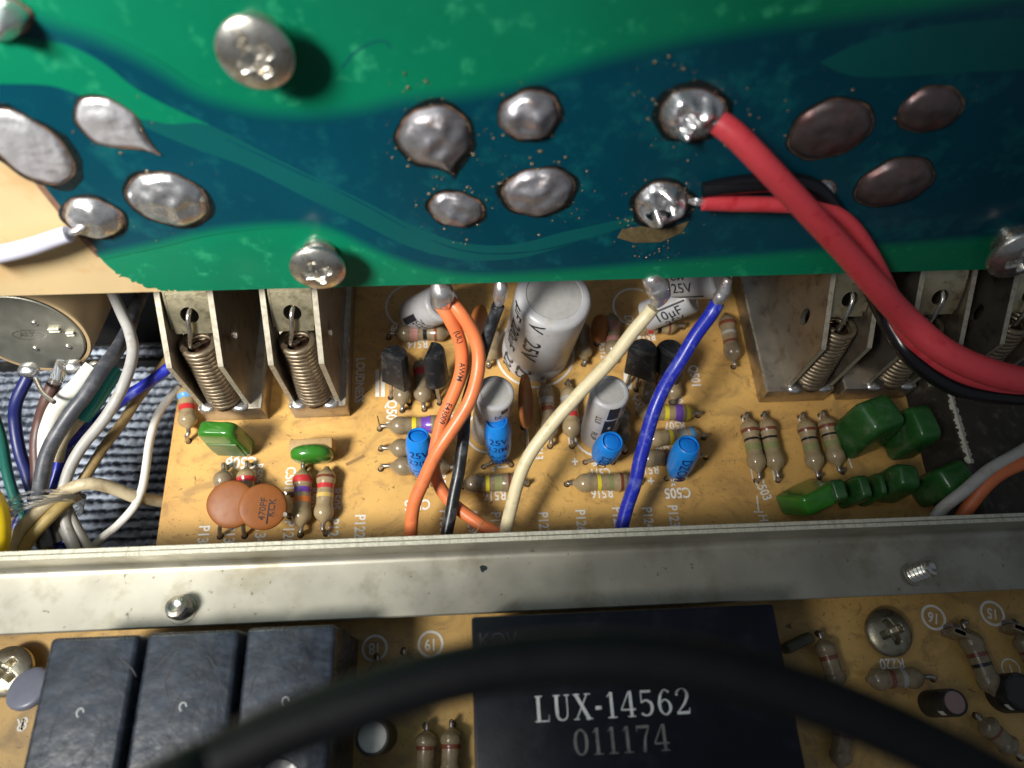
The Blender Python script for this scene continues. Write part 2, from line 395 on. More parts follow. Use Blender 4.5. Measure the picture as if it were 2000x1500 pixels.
L.new(tc.outputs['Object'], mp.inputs[0]); L.new(mp.outputs[0], n1.inputs['Vector']); L.new(tc.outputs['Object'], wv.inputs['Vector'])
half = N.new('ShaderNodeMath'); half.operation = 'MULTIPLY'; half.inputs[1].default_value = 0.75
L.new(n1.outputs['Fac'], half.inputs[0]); L.new(wv.outputs['Fac'], mixf.inputs[0]); L.new(half.outputs[0], mixf.inputs[2]); L.new(mixf.outputs[0], cr.inputs[0])
L.new(cr.outputs[0], N['Principled BSDF'].inputs['Base Color']); N['Principled BSDF'].inputs['Roughness'].default_value = 0.7
structure(cloth())

# ------------------------------------------------------------------ main board
BL0, BL1 = P(352, 745), P(305, 1062)
def boardx(y):
    return BL0.x + (BL1.x - BL0.x) * (y - BL0.y) / (BL1.y - BL0.y)
board = thing('circuit_board', 'tan circuit board with white lettering behind the long metal rail', 'circuit board', (0, 0, 0))
poly = [(boardx(2.05), 2.05), (7.3, 2.05), (7.3, 10.5), (boardx(4.7), 10.5), (boardx(4.7), 4.7)]
v, f = prism(poly, -0.16, 0.0)
mobj('board_panel', v, f, m_board, board)
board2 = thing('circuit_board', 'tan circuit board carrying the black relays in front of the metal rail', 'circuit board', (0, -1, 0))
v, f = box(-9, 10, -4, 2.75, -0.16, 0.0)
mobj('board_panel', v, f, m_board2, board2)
ZS = 0.004
def silk(s, u, v_, size=0.17, rot=180, bd=None, sx=0.82, mat=None):
    bd = bd or board
    p = P(u, v_, 0) - Vector(bd.location)
    return text_flat(s, size, bd, mat or m_silk, (p.x, p.y, ZS), math.radians(rot), sx=sx)
def silkline(pts, wd=0.022, bd=None, z=ZS):
    bd = bd or board
    pp = [P(*q) - Vector(bd.location) for q in pts]
    v, f = lift(ribbon([(q.x, q.y) for q in pp], wd), z)
    return mobj('printed_line', v, f, m_silk, bd)
def silkring(c, r, wd=0.03, bd=None, a0=0, a1=360):
    bd = bd or board; c = c - Vector(bd.location)
    n = 40; full = a1 - a0 >= 360
    pts = [(c.x + r * math.cos(math.radians(a0 + (a1 - a0) * k / n)), c.y + r * math.sin(math.radians(a0 + (a1 - a0) * k / n))) for k in range(n if full else n + 1)]
    v, f = lift(ribbon(pts, wd, full), ZS)
    return mobj('printed_ring', v, f, m_silk, bd)
def hole(p, r=0.055, bd=None):
    r *= 0.8
    bd = bd or board; q = Vector(p) - Vector(bd.location)
    vs = [Vector((q.x + r * math.cos(k * PI / 5), q.y + r * math.sin(k * PI / 5), 0.003)) for k in range(10)]
    return mobj('drill_hole', vs, [tuple(range(10))], m_hole, bd)

for s, u, v_, sz, rot in [
    ('C506', 472, 903, 0.25, 180), ('C501', 566, 935, 0.20, -90), ('R505', 504, 924, 0.17, -90), ('R503', 612, 972, 0.18, -90), ('R505', 655, 975, 0.19, -90),
    ('P137', 396, 1050, 0.21, -90), ('P135', 447, 1050, 0.21, -90), ('P134', 508, 1040, 0.21, -90), ('P120', 563, 1040, 0.21, -90), ('P121', 650, 1036, 0.21, -90), ('P122', 702, 1028, 0.21, -90),
    ('LOUDNESS', 702, 742, 0.19, -90), ('R514', 816, 672, 0.19, 180), ('R509', 783, 640, 0.19, 180), ('Q501', 764, 806, 0.22, -90), ('C505', 815, 985, 0.21, 180),
    ('R511', 862, 945, 0.17, -90), ('R502', 875, 800, 0.19, -90),
    ('R516', 966, 967, 0.20, 180), ('R516', 1176, 963, 0.19, 180), ('C511', 1172, 922, 0.17, 180), ('C511', 962, 932, 0.14, 180), ('R507', 1318, 831, 0.19, 180), ('R508', 1300, 873, 0.19, 180), ('R510', 1266, 917, 0.19, 180),
    ('C505', 1323, 962, 0.22, 180), ('R513', 1051, 880, 0.17, -90), ('R514', 1262, 658, 0.18, 180), ('R512', 1178, 685, 0.17, -90), ('Q501', 1356, 735, 0.21, -90), ('Q502', 1248, 790, 0.20, -90), ('R506', 1325, 778, 0.17, -90),
    ('C5', 1228, 622, 0.17, 180), ('P130', 868, 1018, 0.20, -90), ('P129', 922, 1020, 0.20, -90), ('P128', 968, 1022, 0.20, -90), ('P127', 1061, 1022, 0.20, -90), ('P126', 1134, 1017, 0.20, -90), ('P125', 1206, 1012, 0.20, -90), ('P124', 1265, 1012, 0.20, -90), ('P123', 1315, 1008, 0.20, -90),
    ('C503', 1489, 955, 0.20, -75), ('H', 1490, 1012, 0.18, -90), ('+', 1123, 903, 0.22, 0), ('+', 1272, 941, 0.22, 0)]:
    silk(s, u, v_, sz, rot)
# outlines printed beside components
for seg_ in [[(1450, 817), (1470, 935)], [(1489, 815), (1513, 938)], [(1560, 815), (1577, 880)], [(1600, 812), (1616, 885)], [(1647, 868), (1664, 915)], [(1416, 612), (1424, 690)], [(425, 884), (495, 880)], [(452, 884), (453, 893)], [(466, 883), (467, 893)],
             [(1105, 792), (1112, 868)], [(1478, 968), (1482, 1000)], [(1472, 1000), (1490, 1000)], [(1300, 933), (1345, 933)], [(1310, 936), (1318, 948)], [(1318, 928), (1312, 950)], [(1155, 906), (1172, 904)], [(1158, 910), (1170, 906)],
             [(960, 915), (992, 911)], [(962, 922), (975, 905)], [(880, 945), (905, 947)]]:
    silkline(seg_)
for a, b in [((737, 722), (737, 775)), ((748, 722), (748, 775))]:
    silkline([a, b], 0.06)
silkline([(1226, 728), (1226, 760)], 0.13)
# scuffs and pencil-thin scratches on the board
for a, b, wd in [((700, 778), (728, 756), 0.012), ((676, 908), (712, 890), 0.05), ((737, 812), (742, 835), 0.015)]:
    pp = [P(*a), P(*b)]; vv, ff = lift(ribbon([(q.x, q.y) for q in pp], wd), 0.0035); mobj('scratch', vv, ff, m_hole if wd < 0.03 else m_boardedge, board)

# ------------------------------------------------------------------ rail
rail_y = 2.02; FZ = 0.85; LZ = 1.35
rail = thing('metal_rail', 'long zinc plated angle rail crossing the picture with an upright lip', 'rail', (0.45, rail_y, 0), Quaternion((0, 0, 1), math.radians(-0.35)))
R0, R1 = -11.0, 12.0
prof = [(-0.744, FZ - 0.08), (-0.757, FZ - 0.07), (-0.757, FZ - 0.012), (-0.744, FZ)]
for k in range(0, 7):
    a = -PI / 2 + PI / 2 * k / 6; prof.append((-0.10 + 0.10 * math.cos(a), FZ + 0.10 + 0.10 * math.sin(a)))
prof += [(0.0, LZ - 0.07), (0.0, LZ), (0.055, LZ), (0.055, FZ - 0.08)]
def extrude_x(prof, x0, x1, n=1):
    vs, fs = [], []; k = len(prof)
    for i in range(n + 1):
        x = x0 + (x1 - x0) * i / n
        vs += [Vector((x, y, z)) for y, z in prof]
    for i in range(n):
        for j in range(k):
            j2 = (j + 1) % k; fs.append((i * k + j, i * k + j2, (i + 1) * k + j2, (i + 1) * k + j))
    fs.append(tuple(range(k))[::-1]); fs.append(tuple(n * k + j for j in range(k)))
    return vs, fs
v, f = extrude_x(prof, R0, R1); mobj('angle_flange', v, f, m_zinc, rail, 0.5)
v, f = extrude_x([(0.058, -0.2), (0.058, LZ - 0.015), (0.064, LZ - 0.007), (0.112, LZ - 0.007), (0.118, LZ - 0.015), (0.118, -0.2)], R0, R1); mobj('partition_wall', v, f, m_zinc, rail)
v, f = extrude_x([(0.004, LZ + 0.001), (0.004, LZ + 0.006), (0.05, LZ + 0.006), (0.05, LZ + 0.001)], R0, R1); mobj('bright_cut_edge', v, f, m_zincedge, rail)
v, f = extrude_x([(0.066, LZ - 0.006), (0.066, LZ - 0.001), (0.11, LZ - 0.001), (0.11, LZ - 0.006)], R0, R1); mobj('bright_cut_edge', v, f, m_zincedge, rail)
def stud(u, v_, h, r, label, lean=(0, 0)):
    p = P(u, v_, FZ)
    t = thing('screw_tip', label, 'screw', (p.x, p.y, FZ + 0.001), axisq((lean[0], lean[1], 1)), 'screw tips through the rail')
    prof = [(r * 1.0, 0)]
    n = int(h / 0.05)
    for k in range(n):
        prof += [(r, k * h / n), (r * 0.84, (k + 0.5) * h / n)]
    prof += [(r * 0.85, h), (r * 0.55, h + 0.02), (0, h - 0.03)]
    vv, ff = lathe(prof, 24, lambda q: Vector((q.x, q.y, q.z + 0.012 * math.atan2(q.y, q.x) / PI))); mobj('threaded_shank', vv, ff, m_screw, t, 0.6)
    vv, ff = lathe([(r * 1.28, 0.0), (r * 1.25, 0.012), (r * 0.9, 0.014)], 24); mobj('punched_collar', vv, ff, m_zinc, t, 0.6)
stud(356, 1190, 0.22, 0.14, 'short threaded screw tip in the pale left half of the rail')
stud(1782, 1122, 0.30, 0.115, 'long slanted screw tip in the dark right half of the rail', (0.35, 0.1))
def blot(parent, c, r, mat, z, seed, name='dirt_spot', n=14, asp=1.0):
    rnd = random.Random(seed); pts = []
    for k in range(n):
        a = 2 * PI * k / n; rr = r * (0.6 + 0.7 * rnd.random()); pts.append((c[0] + rr * math.cos(a), c[1] + asp * rr * math.sin(a)))
    v, f = prism(pts, z, z + 0.002); return mobj(name, v, f, mat, parent)
for i, (u, v_, r) in enumerate([(944, 1110, 0.045), (352, 1105, 0.02), (366, 1112, 0.014), (560, 1118, 0.012), (648, 1190, 0.035), (712, 1192, 0.03), (300, 1128, 0.015)]):
    q = P(u, v_, FZ); q = Matrix.Rotation(math.radians(0.35), 3, 'Z') @ (q - Vector(rail.location))
    blot(rail, (q.x, q.y), r, m_flux if i == 0 else m_steel, FZ + 0.0012, i)

# ------------------------------------------------------------------ component builders
def lead(parent, pts, r=0.032, mat=None, name='lead', n=5):
    pp = cat(pts, n) if len(pts) > 2 else pts
    v, f = tube(pp, r, 8); return mobj(name, v, f, mat or m_lead, parent, 1.0)

DOG = [(0, 0.0), (0.0, 0.22), (0.035, 0.34), (0.075, 0.60), (0.115, 0.82), (0.16, 0.96), (0.21, 1.0), (0.26, 0.98), (0.30, 0.90), (0.34, 0.84), (0.66, 0.84), (0.70, 0.90), (0.74, 0.98), (0.79, 1.0), (0.84, 0.96), (0.885, 0.82), (0.925, 0.60), (0.965, 0.34), (1.0, 0.22), (1.0, 0.0)]
def dogr(t):
    for (t0, r0), (t1, r1) in zip(DOG[1:-2], DOG[2:-1]):
        if t0 <= t <= t1: return r0 + (r1 - r0) * (t - t0) / max(t1 - t0, 1e-6)
    return 0.84
def resistor(a, b, bands, label, la=None, lb=None, z=0.17, r=0.14, mat=None, bd=None, group='carbon resistors'):
    """a, b: the body's two ends; la, lb: where its leads enter the board (None hides that lead behind other parts)"""
    A, B = P(*a, z), P(*b, z)
    d = B - A; Ln = d.length
    t = thing('resistor', label, 'resistor', A, axisq(d), group)
    Qi = t.rotation_quaternion.inverted()
    v, f = lathe([(rr * r, tt * Ln) for tt, rr in DOG], 20)
    mobj('body', v, f, mat or m_resist, t, 4)
    for bt, col, bw in bands:
        pr = [(dogr(bt - bw / 2 + bw * k / 4) * r + 0.003, (bt - bw / 2 + bw * k / 4) * Ln) for k in range(5)]
        v, f = lathe(pr, 20); mobj('colour_band', v, f, BAND[col], t, 4)
    for end, le, sg in ((A, la, -1), (B, lb, 1)):
        if le is None: continue
        H_ = P(*le, 0)
        out = end + d.normalized() * sg * 0.06
        pts = [end - d.normalized() * sg * 0.05, out, Vector((H_.x, H_.y, z * 0.75)) * 0.6 + out * 0.4, Vector((H_.x, H_.y, 0.04)), Vector((H_.x, H_.y, -0.1))]
        lead(t, [Qi @ (q - A) for q in pts])
        hole(H_, 0.06, bd)
    return t
def wire(label, pts, wpx, mat, name='wire', n=10, cat_='wire', seg=14, rad=None, group=None):
    pw = cat([P(*q) for q in pts], n)
    mid = pw[len(pw) // 2]
    if rad is None: rad = wpx / 2 / ppc(mid)
    o0 = pw[0]
    # slight unevenness of hand-bent insulation
    pw = [p + Vector((noise.noise(p * 1.9), noise.noise(p * 1.9 + Vector((9, 0, 0))), 0)) * rad * 0.27 for p in pw]
    v, f = tube([p - o0 for p in pw], rad, seg)
    o = mobj(name, v, f, mat, None, 1.0); o.location = o0
    tag(o, label, cat_, group)
    o_path = [p - o0 for p in pw]
    return o, o_path, rad
def text_on_tube(s, size, o, path, rad, i0, mat, flip=1):
    """letters printed along a wire, wrapped round its upper side"""
    me = textmesh(s, size, 1, 'LEFT', 0.01)
    acc = [0.0]
    for p, q in zip(path[:-1], path[1:]): acc.append(acc[-1] + (q - p).length)
    def at(sv):
        sv = max(0, min(acc[-1] - 1e-4, sv))
        for i in range(len(acc) - 1):
            if acc[i + 1] >= sv: break
        k = (sv - acc[i]) / max(acc[i + 1] - acc[i], 1e-6)
        return path[i].lerp(path[i + 1], k), (path[min(i + 2, len(path) - 1)] - path[max(i - 1, 0)]).normalized()
    for vx in me.vertices:
        c, t = at(acc[i0] + vx.co.x)
        nn = CAM - (c + o.location); nn = (nn - t * nn.dot(t)).normalized(); bb = nn.cross(t)
        th = vx.co.y / rad
        vx.co = c + (nn * math.cos(th) + bb * math.sin(th)) * (rad + 0.003)
    return wrap('printed_text', me, mat, o)
def text_on_can(s, size, t, r, ang, z, rot, mat, bold=0.01):
    """text wrapped on an upright can; rot 90 runs it up the can"""
    me = textmesh(s, size, 2, 'CENTER', bold)
    cr, sr = math.cos(math.radians(rot)), math.sin(math.radians(rot))
    for vx in me.vertices:
        x, y = vx.co.x * cr - vx.co.y * sr, vx.co.x * sr + vx.co.y * cr
        a = ang + x / r
        vx.co = Vector(((r + 0.003) * math.cos(a), (r + 0.003) * math.sin(a), z + y))
    return wrap('printed_text', me, mat, t)
def can_capacitor(base, top, r, label, groove=True, mat=None, spin=0.0, name='electrolytic_capacitor'):
    d = top - base; h = d.length
    t = thing(name, label, 'capacitor', base, axisq(d, spin))
    b = 0.05 * r / 0.27
    prof = [(0, 0), (r * 0.96, 0), (r, 0.02)]
    if groove: prof += [(r, h * 0.13), (r * 0.955, h * 0.16), (r * 0.955, h * 0.19), (r, h * 0.22)]
    prof += [(r, h - b)] + [(r - b + b * math.cos(a), h - b + b * math.sin(a)) for a in (0.5, 1.0, 1.57)]
    prof += [(r * 0.74, h), (r * 0.72, h - 0.018)]
    v, f = lathe(prof, 40); mobj('sleeve', v, f, mat or m_can, t, 0.7)
    v, f = lathe([(r * 0.73, h - 0.03), (r * 0.72, h - 0.012), (r * 0.3, h - 0.006), (0, h - 0.005)], 40); mobj('can_top', v, f, m_canmetal, t, 0.7)
    return t, h
def lens_disc(c, nrm, R, th, label, spin=0.0, leads=(), mat=None):
    t = thing('ceramic_capacitor', label, 'capacitor', c, axisq(nrm, spin), 'orange ceramic disc capacitors')
    prof = [(R * math.cos(a), th / 2 * math.copysign(abs(math.sin(a)) ** 0.55, math.sin(a))) for a in [(-PI / 2 + PI * k / 18) for k in range(19)]]
    prof[0] = (0, prof[0][1]); prof[-1] = (0, prof[-1][1])
    v, f = lathe(prof, 40, lambda q: Vector((q.x * (1 + 0.02 * math.sin(3 * math.atan2(q.y, q.x))), q.y, q.z)))
    mobj('disc', v, f, mat or m_disc, t, 4)
    Qi = t.rotation_quaternion.inverted()
    for (s0, e0) in leads:
        lead(t, [Qi @ (q - c) for q in (s0, (s0 + e0) / 2 + Vector((0, 0, 0.05)), e0)], 0.03)
        hole(e0, 0.06)
    return t
def pillow(c, dims, quat, label, mat=None, name='film_capacitor', e=0.42, group='green film capacitors', leads=True, cap_mat=None):
    """dip-coated block: rounded box with bulged faces; its foot is at c"""
    t = thing(name, label, 'capacitor', c, quat, group)
    nu, nv = 36, 20; vs, fs = [], []
    sp = lambda x, p: math.copysign(abs(x) ** p, x)
    for j in range(nv + 1):
        th = -PI / 2 + PI * j / nv
        for i in range(nu):
            ph = 2 * PI * i / nu
            x = sp(math.cos(th), e) * sp(math.cos(ph), e); y = sp(math.cos(th), e) * sp(math.sin(ph), e); zz = sp(math.sin(th), e)
            p = Vector((x * dims[0] / 2, y * dims[1] / 2, (zz + 1) * dims[2] / 2))
            k = 1 - 0.10 * (p.z / dims[2]); p.x *= k; p.y *= k
            p += p.normalized() * 0.012 * noise.noise(p * 4 + Vector(c))
            vs.append(p)
    for j in range(nv):
        for i in range(nu):
            i2 = (i + 1) % nu; fs.append((j * nu + i, j * nu + i2, (j + 1) * nu + i2, (j + 1) * nu + i))
    mobj('coated_body', vs, fs, mat or m_film, t, 4)
    if leads:
        Qi = t.rotation_quaternion.inverted()
        for sgn in (-1, 1):
            s0 = Vector(c) + quat @ Vector((sgn * dims[0] * 0.3, 0, 0.03)); e0 = Vector((s0.x, s0.y, -0.05))
            lead(t, [Qi @ (s0 - Vector(c)), Qi @ (e0 - Vector(c))], 0.03)
    return t
def yaw(d): return Quaternion((0, 0, 1), math.radians(d))
def tilt(d, ax=(1, 0, 0)): return Quaternion(ax, math.radians(d))

# ------------------------------------------------------------------ spring brackets (lever switches)
def cut_mesh(me, cv, cf):
    tmp = bpy.data.objects.new('r', me); C.objects.link(tmp)
    cut = bpy.data.meshes.new('c'); cut.from_pydata([tuple(p) for p in cv], [], cf); cut.update()
    co = bpy.data.objects.new('c', cut); C.objects.link(co)
    md = tmp.modifiers.new('b', 'BOOLEAN'); md.object = co; md.operation = 'DIFFERENCE'; md.solver = 'EXACT'
    out = bpy.data.meshes.new_from_object(tmp.evaluated_get(bpy.context.evaluated_depsgraph_get()))
    bpy.data.objects.remove(tmp); bpy.data.objects.remove(co)
    return out
def bracket(xl, xr, label, sgn, ext):
    """two upright side plates with a sloping shoulder, a cross bar at the foot, a bent clip and a coil spring between them"""
    y0 = 4.40; t = thing('switch_bracket', label, 'bracket', ((xl + xr) / 2, y0, 0), None, 'sprung switch brackets')
    def plate(x, holey=True):
        # outline in (y, z) relative to the front foot, cut by a round hole
        out = [(0.0, 0.40), (0.0, 1.62), (0.03, 1.65), (1.05, 2.66), (2.6, 2.66), (2.6, 0.40)]
        hc, hr = (0.62, 1.45), (0.10, 0.17)
        th = 0.075
        bm = bmesh.new(); ov = [bm.verts.new((0, y, z)) for y, z in out]
        hv = [bm.verts.new((0, hc[0] + hr[0] * math.cos(a), hc[1] + hr[1] * math.sin(a))) for a in [2 * PI * k / 20 for k in range(20)]]
        es = [bm.edges.new((ov[i], ov[(i + 1) % len(ov)])) for i in range(len(ov))] + [bm.edges.new((hv[i], hv[(i + 1) % 20])) for i in range(20)]
        bmesh.ops.triangle_fill(bm, edges=es, use_beauty=True)
        r_ = bmesh.ops.extrude_face_region(bm, geom=bm.faces[:])
        bmesh.ops.translate(bm, vec=(th, 0, 0), verts=[e for e in r_['geom'] if isinstance(e, bmesh.types.BMVert)])
        bmesh.ops.recalc_face_normals(bm, faces=bm.faces[:])
        bmesh.ops.translate(bm, vec=(x - th / 2 - (xl + xr) / 2, 0, 0), verts=bm.verts)
        o = bmobj('side_plate', bm, m_steel, t)
        # pale sheared edge on the front and the shoulder
        xx = x - (xl + xr) / 2; wv = th * 0.46
        pts = [(-0.003, 0.44), (-0.003, 1.625), (0.027, 1.656), (1.05, 2.664)]
        vs, fs = [], []
        for y, z in pts: vs += [Vector((xx - wv, y - 0.002, z + 0.002)), Vector((xx + wv, y - 0.002, z + 0.002))]
        for i in range(len(pts) - 1): fs.append((2 * i, 2 * i + 1, 2 * i + 3, 2 * i + 2))
        mobj('sheared_edge', vs, fs, m_steeledge, o)
    plate(xl); plate(xr)
    w_ = xr - xl
    # folded switch housing under the plates, its worn edges pale
    xa_, xb_ = (-w_ / 2 - 0.06, w_ / 2 + ext) if sgn < 0 else (-w_ / 2 - ext, w_ / 2 + 0.06)
    bm = bbox_bm(xb_ - xa_, 2.9, 0.42, 0.025, 2); bmesh.ops.translate(bm, vec=((xa_ + xb_) / 2, 1.38, 0), verts=bm.verts)
    hs = bmobj('switch_housing', bm, m_steel, t, 0.6)
    xe = xb_ - 0.012 if sgn < 0 else xa_ + 0.012
    rnd = random.Random(int(xl * 10)); vs, fs = [], []
    for k in range(70):
        y = -0.06 + k * 0.04; a1, a2 = 0.012 + 0.03 * rnd.random(), 0.01 + 0.025 * rnd.random()
        vs += [Vector((xe - a1, y, 0.4225)), Vector((xe, y, 0.4205)), Vector((xe + sgn * -0.0155, y, 0.41 - a2))]
    for k in range(69):
        fs += [(3 * k, 3 * k + 1, 3 * k + 4, 3 * k + 3), (3 * k + 1, 3 * k + 2, 3 * k + 5, 3 * k + 4)]
    mobj('worn_edge', vs, fs, m_steeledge, hs)
    v, f = box(-0.07, 0.05, -0.06, 0.05, 0.4205, 0.424); mobj('slot', v, f, m_hole, hs)
    # clip: bent strip with a round eye
    cl = [(1.45, 2.44), (0.95, 2.40), (0.76, 2.32), (0.60, 2.14), (0.47, 1.92), (0.40, 1.80)]
    hw = w_ * 0.37; th = 0.045
    cp_ = cat([Vector((0, y, z)) for y, z in cl], 5); vs, fs = [], []; n_ = len(cp_)
    for i, p in enumerate(cp_):
        tg = (cp_[min(i + 1, n_ - 1)] - cp_[max(i - 1, 0)]).normalized(); nr_ = Vector((0, tg.z, -tg.y))
        if nr_.z < 0: nr_ = -nr_
        for x_ in (-hw, hw):
            for h_ in (0, -th): vs.append(Vector((x_, p.y, p.z)) + nr_ * h_)
    for i in range(n_ - 1):
        o_ = 4 * i
        fs += [(o_, o_ + 4, o_ + 6, o_ + 2), (o_ + 1, o_ + 3, o_ + 7, o_ + 5), (o_, o_ + 1, o_ + 5, o_ + 4), (o_ + 2, o_ + 6, o_ + 7, o_ + 3)]
    fs += [(0, 2, 3, 1), (4 * n_ - 4, 4 * n_ - 3, 4 * n_ - 1, 4 * n_ - 2)]
    me = bpy.data.meshes.new('clip'); me.from_pydata([tuple(q) for q in vs], [], fs); me.update()
    bm = bmesh.new(); bm.from_mesh(me); bmesh.ops.recalc_face_normals(bm, faces=bm.faces[:]); bm.to_mesh(me); bm.free()
    eye = Vector((0, 0.535, 2.03)); en = Vector((0, -0.80, 0.60))
    cv, cf = lathe([(0, -0.3), (0.115, -0.3), (0.115, 0.3), (0, 0.3)], 28); qq = en.to_track_quat('Z', 'X')
    me = cut_mesh(me, [qq @ q + eye for q in cv], cf)
    cl_o = wrap('clip', me, m_brass, t, 0.6)
    for x_ in (-hw, hw):
        vs, fs = [], []
        for i, p in enumerate(cp_[4:-3]):
            i += 4; tg = (cp_[i + 1] - cp_[i - 1]).normalized(); nr_ = Vector((0, tg.z, -tg.y))
            if nr_.z < 0: nr_ = -nr_
            dp = 0.05 + 0.16 * math.sin(PI * (i - 4) / (n_ - 8))
            for xx in (x_ - 0.004, x_ + 0.032 * (1 if x_ > 0 else -1)):
                for h_ in (0.002, -dp): vs.append(Vector((xx, p.y, p.z)) + nr_ * h_)
        k_ = len(vs) // 4
        for i in range(k_ - 1):
            o_ = 4 * i; fs += [(o_, o_ + 4, o_ + 6, o_ + 2), (o_ + 1, o_ + 3, o_ + 7, o_ + 5), (o_, o_ + 1, o_ + 5, o_ + 4), (o_ + 2, o_ + 6, o_ + 7, o_ + 3)]
        fs += [(0, 2, 3, 1), (4 * k_ - 4, 4 * k_ - 3, 4 * k_ - 1, 4 * k_ - 2)]
        mobj('folded_flange', vs, fs, m_brass, cl_o, 0.6)
    # spring
    s0, s1 = Vector((0.03 * sgn, 0.40, 1.60)), Vector((0.0, 0.12, 0.46))
    ax = (s1 - s0); Ln = ax.length; axn = ax.normalized(); u_ = axn.orthogonal().normalized(); w2 = axn.cross(u_)
    turns = 16; pts = []
    for k in range(turns * 16 + 1):
        a = 2 * PI * k / 16; q = k / (turns * 16)
        pts.append(s0 + ax * q + (u_ * math.cos(a) + w2 * math.sin(a)) * 0.205)
    v, f = tube(pts, 0.047, 8); sp = mobj('coil_spring', v, f, m_spring, t, 1.5)
    if True:
        hk = [s0 + axn * 0.06, s0 + axn * 0.02 + Vector((-0.06, -0.10, 0.05)), Vector((-0.03, 0.36, 1.86)), Vector((0.0, 0.48, 2.06)), Vector((0.03, 0.64, 2.08))]
        v, f = tube(cat(hk, 6), 0.030, 8); mobj('spring_hook', v, f, m_screw, sp, 1.5)
        # grease inside the coil and on the bar
        v, f = lathe([(0.16, 0), (0.165, 0.04), (0.1, 0.06), (0, 0.05)], 20, lambda q: q + Vector((0, 0, 0.03 * noise.noise(q * 9))))
        g = mobj('grease', v, f, m_grease, sp, 2); g.location = s0 + axn * 0.17; g.rotation_euler = axn.to_track_quat('-Z', 'Y').to_euler()
    for sx_ in (-0.24, 0.0, 0.22):
        v, f = lathe([(0.08, 0.422), (0.07, 0.445), (0.04, 0.46), (0, 0.465)], 14, lambda q: Vector((q.x * 1.5, q.y, q.z)) + Vector((sx_ * w_ / 0.65, -0.03, 0.02 * noise.noise(q * 12))))
        mobj('solder_spot', v, f, m_solder if sx_ else m_grease, t, 2)
    return t
bracket(-3.83, -3.18, 'sprung steel switch bracket leftmost, above the tilted green capacitor', -1, 0.20)
bracket(-2.54, -1.89, 'sprung steel switch bracket beside the LOUDNESS lettering', -1, 0.12)
bracket(4.88, 5.53, 'sprung steel switch bracket with oval hole, right of the blue wire', 1, 0.34)
bracket(6.11, 6.84, 'dark sprung switch bracket partly behind the thick red wire', 1, 0.34)
bracket(7.44, 8.1, 'dark switch bracket at the right picture edge', 1, 0.34)

# ------------------------------------------------------------------ resistors on the main board
RS = resistor
RS((364, 752), (368, 838), [(0.30, 'blue', 0.10), (0.55, 'red', 0.12)], 'resistor with blue and red bands left of the tilted green capacitor', None, (369, 862))
RS((592, 914), (588, 1030), [(0.22, 'red', 0.11), (0.40, 'violet', 0.09), (0.56, 'orange', 0.09)], 'upright row resistor with red, violet and orange bands', (594, 916), (587, 1045))
RS((639, 912), (631, 1024), [(0.20, 'brown', 0.05), (0.36, 'red', 0.08), (0.52, 'gold', 0.07)], 'resistor with brown, red and gold bands below the flat green capacitor', None, (637, 1042))
RS((437, 916), (434, 1010), [(0.45, 'red', 0.1)], 'resistor mostly hidden by the left orange disc', (443, 914), None, mat=m_resistd)
RS((482, 912), (480, 1005), [(0.30, 'red', 0.1)], 'resistor with a red band peeping over between the two orange discs', (489, 910), None)
RS((770, 651), (878, 650), [(0.36, 'pink', 0.14), (0.56, 'black', 0.07), (0.75, 'brown', 0.05)], 'lying resistor under the tilted grey can, above two transistors', (759, 660), (888, 654), mat=m_resistd)
RS((783, 690), (786, 792), [(0.4, 'brown', 0.08)], 'resistor tucked under the left flat-faced transistor', None, (786, 802), mat=m_resistd)
RS((822, 700), (827, 788), [(0.35, 'red', 0.14)], 'resistor under the cut-cornered transistor next to the orange wires', None, (829, 800), mat=m_resistd)
RS((756, 832), (872, 828), [(0.46, 'yellow', 0.07), (0.66, 'violet', 0.16)], 'lying resistor with yellow and violet bands left of the orange wires', (742, 838), None, mat=m_resistd)
RS((758, 875), (868, 876), [(0.6, 'brown', 0.08)], 'lying resistor just above another, behind the leftmost blue capacitor', (744, 877), None, mat=m_resistd)
RS((762, 910), (880, 912), [(0.7, 'brown', 0.08)], 'lowest lying resistor behind the leftmost blue capacitor', (744, 916), (893, 912), mat=m_resistd)
RS((900, 946), (1018, 942), [(0.44, 'yellow', 0.06), (0.62, 'green', 0.12), (0.8, 'brown', 0.04)], 'lying resistor marked R516 between the black and cream wires', (903, 950), (1030, 946), mat=m_resistd)
RS((962, 640), (955, 705), [], 'pale resistor behind the black wire beside the big grey can', None, (955, 716), r=0.12)
RS((1062, 748), (1076, 858), [(0.35, 'grey', 0.1), (0.5, 'brown', 0.08)], 'resistor standing right of the edge-on orange disc', (1062, 748), (1074, 872), mat=m_resistd)
RS((1110, 752), (1118, 858), [(0.30, 'grey', 0.1), (0.42, 'blue', 0.09), (0.58, 'red', 0.09)], 'resistor with blue and red bands beside the cream wire', (1108, 750), (1117, 872))
RS((1136, 630), (1142, 702), [], 'pale resistor right of the foot of the big grey can', None, (1140, 712), r=0.13)
RS((1194, 612), (1198, 700), [(0.35, 'pink', 0.18), (0.62, 'pink', 0.1)], 'pinkish resistor behind the cream wire beside a small brown drop', None, (1196, 706), mat=m_resistd)
RS((1230, 640), (1325, 636), [(0.40, 'red', 0.10), (0.58, 'black', 0.08), (0.78, 'brown', 0.04)], 'lying resistor with red and black bands below the fallen grey can', None, (1334, 640))
RS((1215, 790), (1218, 870), [(0.35, 'grey', 0.1)], 'resistor leaning against the small grey can with black label', None, (1220, 882), mat=m_resistd, r=0.12)
RS((1268, 705), (1266, 790), [(0.3, 'red', 0.1)], 'resistor under the left of the right-hand transistors', None, (1266, 785), mat=m_resistd, r=0.13)
